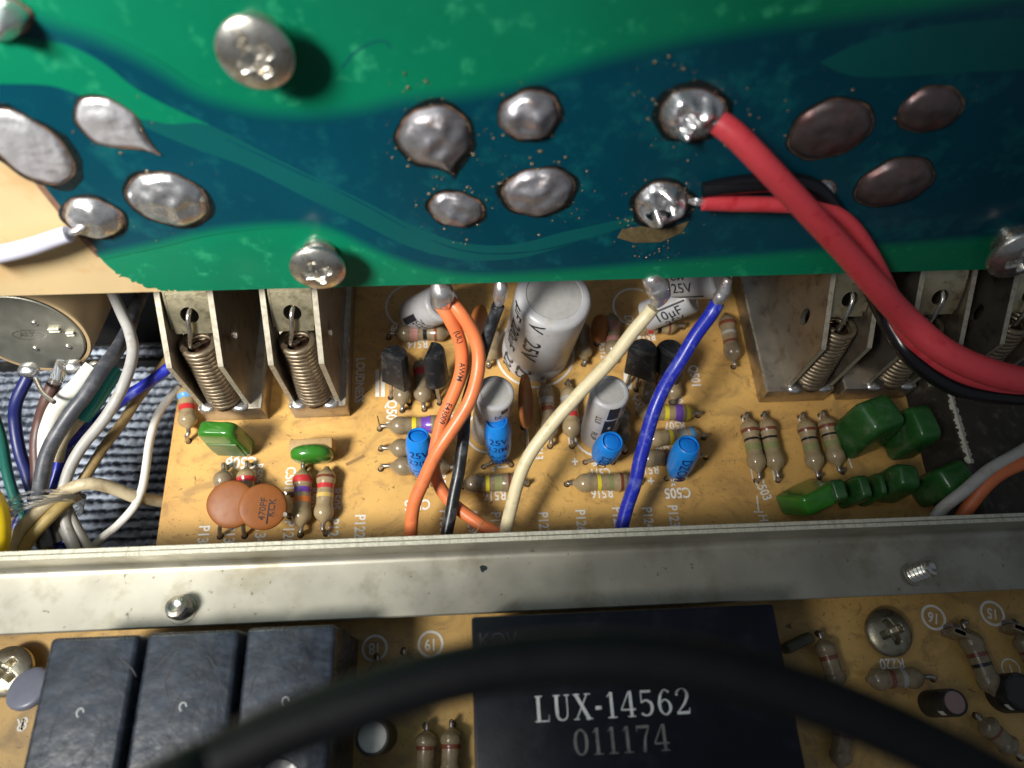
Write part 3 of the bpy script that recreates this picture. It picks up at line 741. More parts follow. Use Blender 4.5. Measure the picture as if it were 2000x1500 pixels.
RS((1318, 705), (1314, 782), [(0.3, 'red', 0.1)], 'resistor under the transistor behind the blue wire', None, (1311, 786), r=0.13)
RS((1242, 806), (1358, 807), [(0.50, 'yellow', 0.07), (0.70, 'violet', 0.11), (0.86, 'yellow', 0.08)], 'lying resistor with yellow, violet and yellow bands marked R507', None, (1363, 812))
RS((1256, 858), (1370, 850), [(0.46, 'yellow', 0.06), (0.66, 'grey', 0.12), (0.82, 'blue', 0.10)], 'lying resistor with yellow, grey and blue bands above a blue capacitor', None, (1374, 855))
RS((1246, 896), (1350, 892), [(0.5, 'brown', 0.06)], 'lying plain resistor half behind the rightmost blue capacitor', (1248, 900), (1378, 893), mat=m_resistd)
RS((1118, 944), (1236, 941), [(0.43, 'yellow', 0.06), (0.62, 'green', 0.08), (0.80, 'brown', 0.05)], 'lying resistor marked R516 left of the blue wire', (1107, 946), (1252, 942))
RS((1417, 612), (1434, 706), [(0.24, 'brown', 0.07), (0.44, 'grey', 0.06), (0.62, 'brown', 0.05)], 'lone resistor near the wall of the right bracket', None, (1432, 717), mat=m_resistd)
RS((1460, 816), (1482, 924), [(0.26, 'brown', 0.06), (0.42, 'black', 0.04), (0.56, 'green', 0.12)], 'first from left of four upright row resistors below the right bracket', (1452, 815), (1477, 940))
RS((1494, 814), (1518, 922), [(0.26, 'brown', 0.05), (0.41, 'black', 0.04), (0.56, 'green', 0.12)], 'second from left of four upright row resistors below the right bracket', (1491, 813), (1519, 938))
RS((1570, 816), (1596, 922), [(0.26, 'brown', 0.05), (0.42, 'black', 0.04), (0.58, 'green', 0.12)], 'third from left of four upright row resistors below the right bracket', (1562, 815), (1600, 932))
RS((1610, 812), (1638, 912), [(0.24, 'brown', 0.06), (0.40, 'black', 0.04), (0.58, 'green', 0.12)], 'last of four upright row resistors, touching the big green capacitor', (1602, 812), (1645, 922))

# ------------------------------------------------------------------ transistors
def transistor(b, tp, wd, spin, label, flat=0.45, bev=0.06):
    base, top = P(*b), P(*tp)
    d = top - base; h = d.length; r = wd / 2
    t = thing('transistor', label, 'transistor', base, axisq(d, math.radians(spin)), 'black plastic transistors')
    out = [(r * math.cos(a), r * math.sin(a)) for a in [math.radians(k) for k in range(-28, 209, 12)]]
    bm = bmesh.new(); vs = [bm.verts.new((x, y, 0)) for x, y in out]; fc = bm.faces.new(vs)
    r_ = bmesh.ops.extrude_face_region(bm, geom=[fc]); tv = [e for e in r_['geom'] if isinstance(e, bmesh.types.BMVert)]
    bmesh.ops.translate(bm, vec=(0, 0, h), verts=tv)
    for vx in tv: vx.co.x *= 0.88; vx.co.y = vx.co.y * 0.86 + 0.01
    bmesh.ops.recalc_face_normals(bm, faces=bm.faces[:])
    eg = [e for e in bm.edges if all(abs(v_.co.z - h) < 1e-4 for v_ in e.verts)]
    bmesh.ops.bevel(bm, geom=eg, offset=bev, segments=2, profile=0.5, affect='EDGES')
    bmobj('case', bm, m_black, t, 0.55)
    Qi = t.rotation_quaternion.inverted()
    for k in (-1, 0, 1):
        s0 = Vector((k * 0.11, 0.02, 0.02)); wp = base + t.rotation_quaternion @ s0
        e0 = Vector((wp.x + k * 0.05, wp.y - 0.12, -0.05))
        lead(t, [s0, Qi @ ((wp + e0) / 2 + Vector((0, 0.03, 0)) - base), Qi @ (e0 - base)], 0.03)
        hole((e0.x, e0.y, 0), 0.06)
    return t
transistor((775, 748, 0.42), (769, 690, 1.02), 0.44, 155, 'black transistor with scratched flat face beside the white Q501 lettering')
transistor((850, 740, 0.40), (842, 682, 1.0), 0.42, 70, 'black transistor with a cut-off corner left of the orange wires')
transistor((1250, 728, 0.40), (1256, 682, 1.02), 0.48, 110, 'black round-backed transistor between the cream and blue wires')
transistor((1306, 730, 0.40), (1307, 682, 1.02), 0.46, 80, 'black transistor partly covered by the blue wire')

# ------------------------------------------------------------------ capacitors
base, top = P(1045, 688, 0.0), P(1083, 575, 1.78)
t, h = can_capacitor(base, top, 0.535, 'large grey can capacitor marked 25V standing behind the cream wire')
fr = -PI / 2            # side that faces the camera
Qi = t.rotation_quaternion.inverted(); fd = Qi @ Vector((-0.25, -1, 0)); fa = math.atan2(fd.y, fd.x)
for s, sz, da, z in [('25V', 0.36, -0.28, 1.0), ('25', 0.36, -0.28, 0.20), ('220µF', 0.30, -0.92, 1.0), ('220', 0.30, -0.88, 0.14), ('V', 0.32, -0.30, 1.66), ('µF', 0.28, -0.95, 1.62)]:
    text_on_can(s, sz, t, 0.537, fa + da, z, -90, m_ink)
silkring(base, 0.62, 0.035)
def small_cap(b, tp, r, label):
    base, top = P(*b, 0.02), P(*tp, 1.38)
    t, h = can_capacitor(base, top, r, label, False)
    silkring(base, r + 0.075, 0.03)
    Qi = t.rotation_quaternion.inverted(); fd = Qi @ Vector((0.05, -1, 0)); return t, h, math.atan2(fd.y, fd.x)
t, h, fa = small_cap((955, 842), (967, 766), 0.265, 'small grey can capacitor behind a blue one, right of the black wire')
def can_patch(t, r, a0, a1, z0, z1, mat, off=0.0025):
    vs, fs = [], []; n = 8
    for k in range(n + 1):
        a = a0 + (a1 - a0) * k / n
        vs += [Vector(((r + off) * math.cos(a), (r + off) * math.sin(a), z)) for z in (z0, z1)]
    for k in range(n): fs.append((2 * k, 2 * k + 2, 2 * k + 3, 2 * k + 1))
    return mobj('printed_stripe', vs, fs, mat, t, 4)
can_patch(t, 0.265, fa + 0.25, fa + 0.65, 1.18, h - 0.06, m_ink); text_on_can('25', 0.12, t, 0.265, fa + 0.1, 1.1, -90, m_ink); text_on_can('10V', 0.12, t, 0.265, fa + 0.95, 1.2, -90, m_ink)
t, h, fa = small_cap((1166, 848), (1192, 764), 0.265, 'small grey can capacitor with black printed label right of the cream wire')
can_patch(t, 0.265, fa - 0.25, fa + 0.40, 0.06, 0.5, m_ink); can_patch(t, 0.265, fa - 0.25, fa + 0.40, 0.54, 0.98, m_ink); can_patch(t, 0.265, fa - 0.18, fa + 0.40, 1.02, 1.34, m_ink)
can_patch(t, 0.265, fa + 0.02, fa + 0.15, 0.72, 0.80, m_can, 0.005)
for s, da, z in [('LUI', -0.60, 0.95), ('RUP', -0.60, 0.45), ('10', 0.72, 1.22), ('25V', 0.75, 0.85)]: text_on_can(s, 0.13, t, 0.265, fa + da, z, -90, m_ink)
t, h = can_capacitor(P(812, 616, 0.15), P(866, 590, 0.95), 0.29, 'tilted grey can capacitor under the orange wire joint', False)
Qi = t.rotation_quaternion.inverted(); fd = Qi @ Vector((0.0, -1, 0.6)); fa = math.atan2(fd.y, fd.x)
text_on_can('25V', 0.2, t, 0.29, fa, 0.45, 90, m_ink); text_on_can('3.3', 0.18, t, 0.29, fa + 0.5, 0.5, 90, m_ink); can_patch(t, 0.29, fa - 0.7, fa - 0.3, 0.1, 0.5, m_ink)
silkring(P(805, 598), 0.42, 0.03, None, 100, 320)
t, h = can_capacitor(P(1262, 618, 0.42), P(1352, 580, 0.95), 0.245, 'fallen grey can capacitor under the cream wire joint', False)
Qi = t.rotation_quaternion.inverted(); fd = Qi @ Vector((0.0, -1, 0.8)); fa = math.atan2(fd.y, fd.x)
text_on_can('10µF', 0.22, t, 0.245, fa, 0.42, 90, m_ink); text_on_can('25V', 0.2, t, 0.245, fa + 0.75, 0.45, 90, m_ink); can_patch(t, 0.245, fa - 0.55, fa - 0.42, 0.1, 0.75, m_ink)
t, h = can_capacitor(P(1318, 548, 1.0), P(1412, 542, 1.55), 0.30, 'upper fallen grey can capacitor under the green board edge', False)
Qi = t.rotation_quaternion.inverted(); fd = Qi @ Vector((-0.1, -1, 0.8)); fa = math.atan2(fd.y, fd.x)
text_on_can('25V', 0.22, t, 0.30, fa, 0.3, 90, m_ink); text_on_can('UM', 0.16, t, 0.30, fa - 0.6, 0.25, 90, m_ink); can_patch(t, 0.30, fa + 0.5, fa + 0.62, 0.05, 0.6, m_ink)
silkring(P(1240, 600), 0.36, 0.03, None, 60, 300)
silk('+', 1252, 600, 0.2, 0)

def blue_cap(b, tp, r, label, lines, lds, fan=0.0, tz=0.95, bz=0.12):
    base, top = P(*b, bz), P(*tp, tz)
    d = top - base; h = d.length
    t = thing('blue_capacitor', label, 'capacitor', base, axisq(d), 'small blue capacitors')
    prof = [(0, -0.03), (r * 0.30, -0.02), (r * 0.62, h * 0.10), (r * 0.88, h * 0.25), (r, h * 0.45), (r, h * 0.72), (r * 0.94, h * 0.88), (r * 0.80, h * 0.975), (r * 0.76, h), (r * 0.70, h + 0.004), (r * 0.66, h - 0.03)]
    v, f = lathe(prof, 32); mobj('sleeve', v, f, m_blue, t, 0.9)
    v, f = lathe([(r * 0.67, h - 0.045), (r * 0.62, h - 0.032), (r * 0.35, h - 0.014), (0, h - 0.008)], 32); mobj('top_disc', v, f, m_blued, t, 0.9)
    Qi = t.rotation_quaternion.inverted(); fd = Qi @ Vector((fan, -1, 0.3)); fa = math.atan2(fd.y, fd.x)
    for s, sz, z, rot in lines: text_on_can(s, sz, t, r + 0.001 if z > h * 0.4 else r * 0.93, fa, z, rot, m_navy, 0.004)
    for e in lds:
        e0 = P(*e, 0); s0 = Vector((0, 0, 0.04)); 
        lead(t, [s0, Qi @ (e0 + (base - e0) * 0.45 + Vector((0, 0, 0.04)) - base), Qi @ (e0 - base), Qi @ (e0 - base + Vector((0, 0, -0.06)))], 0.028); hole(e0, 0.055)
blue_cap((826, 930), (816, 850), 0.185, 'leftmost blue capacitor, partly behind the orange wires', [('25V', 0.17, 0.66, 0), ('2.2(M)', 0.13, 0.50, 0), ('25V', 0.16, 0.35, 0), ('2.2(M)', 0.12, 0.21, 0)], [(846, 946), (832, 950)], tz=0.95)
blue_cap((976, 900), (970, 822), 0.19, 'blue capacitor marked 25V in front of a grey can', [('25V', 0.17, 0.66, 0), ('2.2(M)', 0.13, 0.50, 0), ('25V', 0.16, 0.35, 0), ('2.2(M)', 0.12, 0.21, 0)], [(945, 912), (999, 908)], tz=1.0)
blue_cap((1172, 896), (1196, 862), 0.195, 'squat tilted blue capacitor in front of the labelled grey can', [('DZO', 0.19, 0.34, -90)], [(1143, 903), (1197, 903)], -0.3, 0.85, 0.15)
blue_cap((1318, 928), (1345, 868), 0.195, 'rightmost blue capacitor with dark arrows right of the blue wire', [('DZOM', 0.20, 0.44, -90)], [(1302, 935), (1333, 934)], -0.15, 0.95)

nc = (CAM - P(513, 990, 0.5)).normalized()
c1 = P(452, 985, 0.42); lens_disc(c1, (nc + Vector((-0.25, 0, 0))).normalized(), 0.325, 0.12, 'left orange disc capacitor tucked behind its twin', 0.2, [(c1 + Vector((-0.12, -0.25, -0.05)), P(430, 1048)), (c1 + Vector((0.17, -0.22, -0.06)), P(478, 1047))])
c2 = P(514, 990, 0.60)
d2 = lens_disc(c2, (nc + Vector((-0.05, 0.05, 0))).normalized(), 0.310, 0.12, 'front orange disc capacitor printed 470PF', 0.0, [(c2 + Vector((0.26, 0.18, -0.02)), P(572, 966)), (c2 + Vector((0.28, -0.10, -0.05)), P(566, 1008))])
xd = d2.rotation_quaternion.inverted() @ Vector((1, 0, 0)); a0 = math.degrees(math.atan2(xd.y, xd.x))
for s, ox, oy, sz in [('470PF', 0.0, -0.03, 0.12), ('KCK', 0.11, -0.02, 0.12)]:
    q = Matrix.Rotation(math.radians(a0), 3, 'Z') @ Vector((ox, oy, 0))
    me = textmesh(s, sz, 0); me.transform(Matrix.Translation((q.x, q.y, 0.0622)) @ Matrix.Rotation(math.radians(a0 + 83), 4, 'Z')); wrap('printed_text', me, m_ink, d2)
me = bpy.data.meshes.new('u'); vv, ff = ribbon([(-0.18, 0), (0.1, 0)], 0.012); me.from_pydata([tuple(x) for x in vv], [], ff)
q = Matrix.Rotation(math.radians(a0), 3, 'Z') @ Vector((0.068, -0.05, 0)); me.transform(Matrix.Translation((q.x, q.y, 0.0626)) @ Matrix.Rotation(math.radians(a0 + 83), 4, 'Z')); wrap('printed_line', me, m_ink, d2)
c3 = P(1027, 785, 0.62); lens_disc(c3, Vector((1, -0.12, 0.26)), 0.40, 0.12, 'orange disc capacitor seen edge-on behind a blue capacitor', 0, [(c3 + Vector((0, 0.2, -0.3)), P(1022, 835)), (c3 + Vector((0, -0.2, -0.3)), P(1030, 880))])
c4 = P(1171, 642, 0.4); lens_disc(c4, Vector((0.8, -0.4, 0.5)), 0.22, 0.16, 'small dark orange drop capacitor beside the pinkish resistor', 0, [(c4 + Vector((0, 0, -0.18)), P(1165, 672))])
c5 = P(936, 634, 0.6); lens_disc(c5, Vector((0.9, -0.3, 0.3)), 0.30, 0.13, 'orange disc capacitor glimpsed behind the black wire', 0, [(c5 + Vector((0, 0, -0.2)), P(940, 690))])

# film capacitors
t = pillow(P(462, 878, 0.02), (0.60, 0.27, 0.76), yaw(-7) @ tilt(-3) @ tilt(-6, (0, 1, 0)), 'tilted green film capacitor between the left bracket and C506', m_film, e=0.36)
bm = bbox_bm(0.44, 0.03, 0.40, 0.014, 3); bmesh.ops.translate(bm, vec=(0.0, -0.124, 0.07), verts=bm.verts); bmobj('faded_face', bm, m_film3, t, 0.6)
t = pillow(P(617, 893, 0.05), (0.62, 0.28, 0.52), yaw(2) @ tilt(10), 'flat glossy green film capacitor above two banded resistors', m_film, e=0.78)
bm = bbox_bm(0.60, 0.16, 0.36, 0.02, 2); bmesh.ops.translate(bm, vec=(0.0, 0.13, 0), verts=bm.verts); bmobj('brown_back', bm, M('tan_paper', (0.42, 0.27, 0.11), 0.6, dirt=((0.2, 0.12, 0.05), 0.5, 5)), t, 0.6)
for i, (b, dims, q, lab, mt, e) in enumerate([
    ((1664, 862), (0.66, 0.60, 1.02), yaw(18) @ tilt(-4), 'largest blocky green film capacitor right of four resistors', m_filmd, 0.36),
    ((1742, 868), (0.42, 0.62, 0.96), yaw(6), 'narrow green film capacitor behind the largest one', m_filmd, 0.38),
    ((1550, 970), (0.66, 0.34, 0.70), yaw(22) @ tilt(22), 'slanted green film capacitor beside the white C503 lettering', m_film, 0.32),
    ((1592, 972), (0.23, 0.34, 0.74), yaw(8) @ tilt(8), 'small pale green film capacitor second in the row along the rail', m_filmd, 0.32),
    ((1642, 972), (0.19, 0.38, 0.72), yaw(4) @ tilt(4), 'small green film capacitor third in the row along the rail', m_filmd, 0.34),
    ((1676, 970), (0.10, 0.38, 0.72), yaw(-2) @ tilt(2), 'thin green film capacitor fourth in the row along the rail', m_filmd, 0.38),
    ((1718, 962), (0.38, 0.42, 0.84), yaw(-6), 'dusty green film capacitor fifth in the row along the rail', m_filmd, 0.44),
    ((1806, 962), (0.58, 0.46, 0.84), yaw(20), 'dark green film capacitor last in the row near the grey wire', m_filmd, 0.41)]):
    pillow(P(*b, 0.04), dims, q, lab, mt, e=e)

# ------------------------------------------------------------------ green board, standing almost upright above the main board
GO = P(1000, 551, 2.8)
gdir = (P(1700, 531, 2.8) - P(0, 577, 2.8)); gdir.z = 0; gdir.normalize()
lean = math.radians(11)
gup = (Vector((0, 0, 1)) * math.cos(lean) + Vector((-gdir.y, gdir.x, 0)) * math.sin(lean)).normalized()
gn = gdir.cross(gup).normalized()          # towards the camera
GM = Matrix(((gdir.x, gup.x, gn.x), (gdir.y, gup.y, gn.y), (gdir.z, gup.z, gn.z)))
def G(u, v_, h=0.0):
    d = ray(u, v_); o = GO + gn * h
    t_ = (o - CAM).dot(gn) / d.dot(gn); q = CAM + d * t_ - GO
    return (q.dot(gdir), q.dot(gup))
def GW(a, b, h): return GO + gdir * a + gup * b + gn * h
gb = thing('green_circuit_board', 'green soldered circuit board with dark teal tracks hanging across the top', 'circuit board', GO, GM.to_quaternion())
v, f = box(-9.5, 11.5, 0.0, 7.5, -0.16, 0.0); mobj('board_panel', v, f, m_barebd, gb)
rj = random.Random(3)
edge = [(-60, 195), (0, 258), (60, 332), (120, 408), (165, 462), (192, 497)]
jag = []
for k in range(46):
    s = k / 45; u = 192 + (345 - 192) * s ** 1.15; v_ = 497 + (566.5 - 497) * (1 - (1 - s) ** 2.1)
    if k > 12: u += rj.uniform(-7, 7); v_ += rj.uniform(-3, 3)
    jag.append((u, v_))
mask = [G(*q) for q in edge + jag]
mask = [(x, max(y, 0.003)) for x, y in mask]; mask[-1] = (mask[-1][0], 0.003)
mask += [(11.5, 0.003), (11.5, 7.5), (-9.5, 7.5), (-9.5, mask[0][1])]
v, f = prism(mask, 0.0005, 0.006); mobj('green_mask', v, f, m_greenmask, gb)
def smooth2(pts, n=6):
    return [(p.x, p.y) for p in cat([Vector((a, b, 0)) for a, b in pts], n)]
up_l = smooth2([G(*q) for q in [(-80, -40), (-20, 5), (45, 28), (110, 50), (200, 80), (300, 130), (380, 180), (450, 205), (520, 219), (600, 223), (700, 214), (780, 196), (900, 185), (1000, 168), (1150, 122), (1300, 87), (1450, 60), (1700, 28), (2000, -10), (2150, -30)]])
lo_l = smooth2([G(*q) for q in [(2150, 440), (2000, 455), (1700, 478), (1450, 498), (1300, 509), (1100, 526), (960, 534), (880, 530), (800, 512), (720, 480), (660, 450), (600, 435), (500, 437), (400, 450), (300, 474), (192, 497)]])
lf_l = smooth2([G(*q) for q in [(192, 497), (165, 462), (120, 408), (60, 332), (0, 258), (-60, 195)]])
v, f = prism(up_l + lo_l + lf_l[1:], 0.0062, 0.012); mobj('copper_track', v, f, m_trace, gb, 0.6)
# paler clearances between tracks
def clear(pts, mat, z, nm='track_clearance'):
    v, f = prism(smooth2([G(*q) for q in pts] + [G(*pts[0])], 6)[:-1], z, z + 0.002); return mobj(nm, v, f, mat, gb)
clear([(-90, 40), (-10, 62), (60, 74), (130, 86), (200, 120), (280, 180), (400, 238), (460, 268), (400, 255), (300, 235), (240, 225), (170, 190), (100, 166), (0, 162), (-90, 160)], m_greenmask, 0.0122)
clear([(240, 226), (330, 240), (400, 240), (470, 272), (560, 318), (700, 385), (830, 450), (920, 475), (1010, 475), (1100, 452), (1200, 430), (1290, 405), (1230, 440), (1120, 474), (1010, 503), (900, 505), (800, 480), (700, 432), (600, 385), (480, 325), (350, 276)], m_gap, 0.0124)
clear([(1600, 120), (1700, 75), (1850, 45), (2000, 34), (2150, 30), (2150, 128), (2000, 134), (1850, 142), (1700, 150), (1640, 140)], m_gap, 0.0122)
# the lacquer thins over the rounded copper edge: a soft step of in-between tones
CT, CG = Vector((0.0015, 0.052, 0.082)), Vector((0.003, 0.185, 0.092))
steps = [M('lacquer_edge_tone', tuple(CT.lerp(CG, k)), 0.24, var=0.3, vs=0.5) for k in (0.10, 0.25, 0.45, 0.65, 0.85)]
def offset_line(ln, d):
    out = []
    for i in range(len(ln)):
        t_ = Vector(ln[min(i + 1, len(ln) - 1)]) - Vector(ln[max(i - 1, 0)]); t_.normalize(); out.append((ln[i][0] - t_.y * d, ln[i][1] + t_.x * d))
    return out
for ln, tw in ((up_l, 0.036), (lo_l, 0.026)):
    for k, mt in enumerate(steps):
        v, f = lift(ribbon(offset_line(ln, (k - 2) * tw), tw + 0.003), 0.0135 + 0.0004 * k); mobj('track_edge', v, f, mt, gb)
def trackline(pts, wd, mat, z=0.0145, nm='track_edge'):
    pp = smooth2([G(*q) for q in pts], 6); v, f = lift(ribbon(pp, wd), z); return mobj(nm, v, f, mat, gb)
trackline([(440, 270), (560, 325), (700, 392), (830, 462), (930, 492), (1050, 488), (1180, 455), (1290, 420)], 0.02, m_trace)
cp = [G(*q) for q in [(-60, 200), (0, 262), (60, 336), (120, 412), (165, 466), (196, 500)]]
v, f = lift(ribbon(cp, 0.07), 0.0135); mobj('bare_copper_edge', v, f, m_copper, gb)
v, f = lift(ribbon([G(434, 190), G(436, 211)], 0.045), 0.0135); mobj('mask_chip', v, f, m_copper, gb)

def solder(u, v_, wpx, hpx, ang, label=None, tip=None, dull=False, ht=0.09, seed=0, rough=0.0, mat=None, flux=1.25):
    c = G(u, v_)
    q = GW(c[0], c[1], 0); k = ppc(q)
    # half-axes measured on the board along its own right and up directions
    e1 = G(u + wpx / 2 * math.cos(ang), v_ - wpx / 2 * math.sin(ang)); e2 = G(u - hpx / 2 * math.sin(ang), v_ - hpx / 2 * math.cos(ang))
    A = Vector((e1[0] - c[0], e1[1] - c[1])); B = Vector((e2[0] - c[0], e2[1] - c[1]))
    rnd = random.Random(seed)
    nr, ns = 12, 44; vs, fs = [], []
    ph = [rnd.uniform(0, 6.28) for _ in range(4)]
    if tip: tp = G(*tip); tv = Vector((tp[0] - c[0], tp[1] - c[1]))
    def rim(a):
        p = A * math.cos(a) + B * math.sin(a)
        p *= 1 + 0.035 * math.sin(2 * a + ph[0]) + 0.025 * math.sin(3 * a + ph[1]) + 0.018 * math.sin(7 * a + ph[2])
        if tip:
            dt = max(0, p.normalized().dot(tv.normalized())); p = p.lerp(tv * min(1.0, dt), max(0, (dt - 0.72) / 0.28) ** 1.6)
        return p
    vs.append(Vector((0, 0, ht)))
    for j in range(1, nr + 1):
        s = j / nr
        for i in range(ns):
            a = 2 * PI * i / ns; p = rim(a) * s
            z = ht * (1 - s ** 2.6) ** 0.75 if s < 1 else 0
            z += rough * noise.noise(Vector((p.x * 7 + seed, p.y * 7, seed))) * (1 - s ** 4)
            z += 0.010 * math.exp(-((s - 0.86) / 0.06) ** 2)
            vs.append(Vector((p.x, p.y, max(z, 0) + (0 if j == nr else 0.004))))
    for i in range(ns): fs.append((0, 1 + i, 1 + (i + 1) % ns))
    for j in range(nr - 1):
        for i in range(ns):
            a_, b_ = 1 + j * ns + i, 1 + j * ns + (i + 1) % ns; fs.append((a_, a_ + ns, b_ + ns, b_))
    o = mobj('solder_joint', vs, fs, mat or (m_solderd if dull else m_solder), gb, 4); o.location = (c[0], c[1], 0.015)
    if label: o['label'] = label
    pts = []
    for i in range(40):
        a = 2 * PI * i / 40; p = rim(a); p = p * (1.05 + (flux - 1) * max(0, 0.7 + 0.8 * noise.noise(Vector((math.cos(a) * 1.4, math.sin(a) * 1.4, seed * 3.7))) + 0.25 * noise.noise(Vector((math.cos(a) * 5, math.sin(a) * 5, seed))))); pts.append((p.x, p.y))
    v, f = prism(pts, 0.0005, 0.003); fx = mobj('flux_ring', v, f, m_flux, o); 
    v, f = lift(ribbon([tuple((rim(2 * PI * i / 40) * 1.04).xy) for i in range(40)], [0.004 + 0.03 * abs(noise.noise(Vector((i * 0.35, seed, 1)))) for i in range(40)], True), 0.004); mobj('copper_ring', v, f, m_copper, o)
    return o
solder(58, 287, 190, 100, math.radians(-38), 'pale striped solder pad at the left edge', dull=True, ht=0.05, seed=1, rough=0.02, mat=m_solders)
solder(212, 238, 130, 84, math.radians(-30), 'teardrop solder pad', tip=(311, 298), ht=0.05, seed=2, flux=1.1, rough=0.02, mat=m_solders)
solder(330, 388, 152, 98, math.radians(-17), 'glossy solder joint', ht=0.12, seed=3, rough=0.05, flux=1.15)
solder(184, 424, 112, 74, math.radians(-16), 'shiny solder joint of the lilac wire', ht=0.12, seed=4, rough=0.03, flux=1.15)
solder(850, 266, 140, 116, math.radians(5), 'largest dull solder joint with pointed tip', tip=(884, 336), dull=True, rough=0.045, flux=1.18, ht=0.14, seed=5)
solder(1034, 224, 118, 90, math.radians(8), None, dull=True, rough=0.045, flux=1.18, ht=0.13, seed=6)
solder(891, 407, 98, 66, math.radians(-6), None, dull=True, rough=0.045, flux=1.18, ht=0.10, seed=7)
solder(1052, 373, 130, 94, math.radians(8), None, dull=True, rough=0.045, flux=1.18, ht=0.12, seed=8)
solder(1352, 222, 124, 100, math.radians(16), 'bright lumpy solder joint of the thick red wire', ht=0.13, seed=9, rough=0.24, flux=1.28)
so = solder(1292, 397, 104, 82, math.radians(22), 'bright solder joint with a pit', ht=0.13, seed=10, rough=0.22, flux=1.28)
v, f = lathe([(0.11, 0), (0.10, 0.02), (0.06, -0.01), (0, -0.03)], 16, lambda q: Vector((q.x * 1.3, q.y * 0.6, q.z))); pit = mobj('pit', v, f, m_flux, so, 4); pit.location = (-0.06, -0.03, 0.145)
solder(1620, 252, 168, 104, math.radians(26), None, mat=m_solderk, rough=0.02, ht=0.09, seed=11, flux=1.08)
solder(1816, 212, 128, 82, math.radians(24), None, mat=m_solderk, rough=0.02, ht=0.09, seed=12, flux=1.08)
solder(1746, 355, 152, 84, math.radians(20), None, mat=m_solderk, rough=0.02, ht=0.12, seed=13, flux=1.08)
solder(1606, 372, 50, 40, math.radians(20), None, ht=0.09, seed=14, flux=1.1)
o = solder(5, 35, 110, 80, math.radians(-10), 'lumpy solder tag in the top left corner', ht=0.22, seed=15, rough=0.2, flux=1.1)
# burnt flux below the pitted joint, specks of flux round the joints
pts = [G(1205, 462), G(1215, 446), G(1250, 440), G(1300, 446), G(1345, 430), G(1330, 452), G(1290, 470), G(1240, 472)]
v, f = prism(pts, 0.015, 0.022); mobj('burnt_flux_patch', v, f, m_fluxy, gb)
pts = [G(1380, 362), G(1420, 352), G(1500, 350), G(1560, 362), G(1540, 385), G(1450, 388), G(1390, 380)]
def crumbs():
    rnd = random.Random(11); parts = []
    spots = [(850, 270, 95, 40), (1034, 225, 85, 24), (890, 405, 80, 46), (1052, 373, 95, 50), (1350, 222, 110, 60), (1290, 400, 90, 70), (1270, 460, 60, 60), (215, 240, 90, 14), (330, 390, 100, 16), (1620, 220, 120, 14), (1860, 180, 60, 8), (820, 190, 60, 16), (1300, 160, 80, 20)]
    for u, v_, R_, n in spots:
        for _ in range(int(n * 1.2)):
            a = rnd.uniform(0, 6.28); d = R_ * (0.6 + 0.6 * rnd.random() ** 1.6) ; x, y = G(u + d * math.cos(a), v_ + 0.75 * d * math.sin(a))
            if y < 0.1: continue
            r = 0.004 + 0.013 * rnd.random() ** 3
            vv, ff = lathe([(r, 0.013), (r * 0.7, 0.013 + r * 0.7), (0, 0.013 + r)], 6)
            sx_ = rnd.uniform(0.6, 1.6)
            parts.append(([Vector((p.x * sx_ + x, p.y + y, p.z)) for p in vv], ff))
    return joinm(*parts)
v, f = crumbs(); o = mobj('flux_crumbs', v, f, m_fluxy, gb, 2); o['kind'] = 'stuff'
# dust motes and a half-moon scratch
pts = smooth2([G(*q) for q in [(668, 132), (690, 105), (722, 84), (752, 80), (762, 92)]], 6)
v, f = lift(ribbon(pts, 0.018), 0.0075); mobj('scratch', v, f, m_gap, gb)

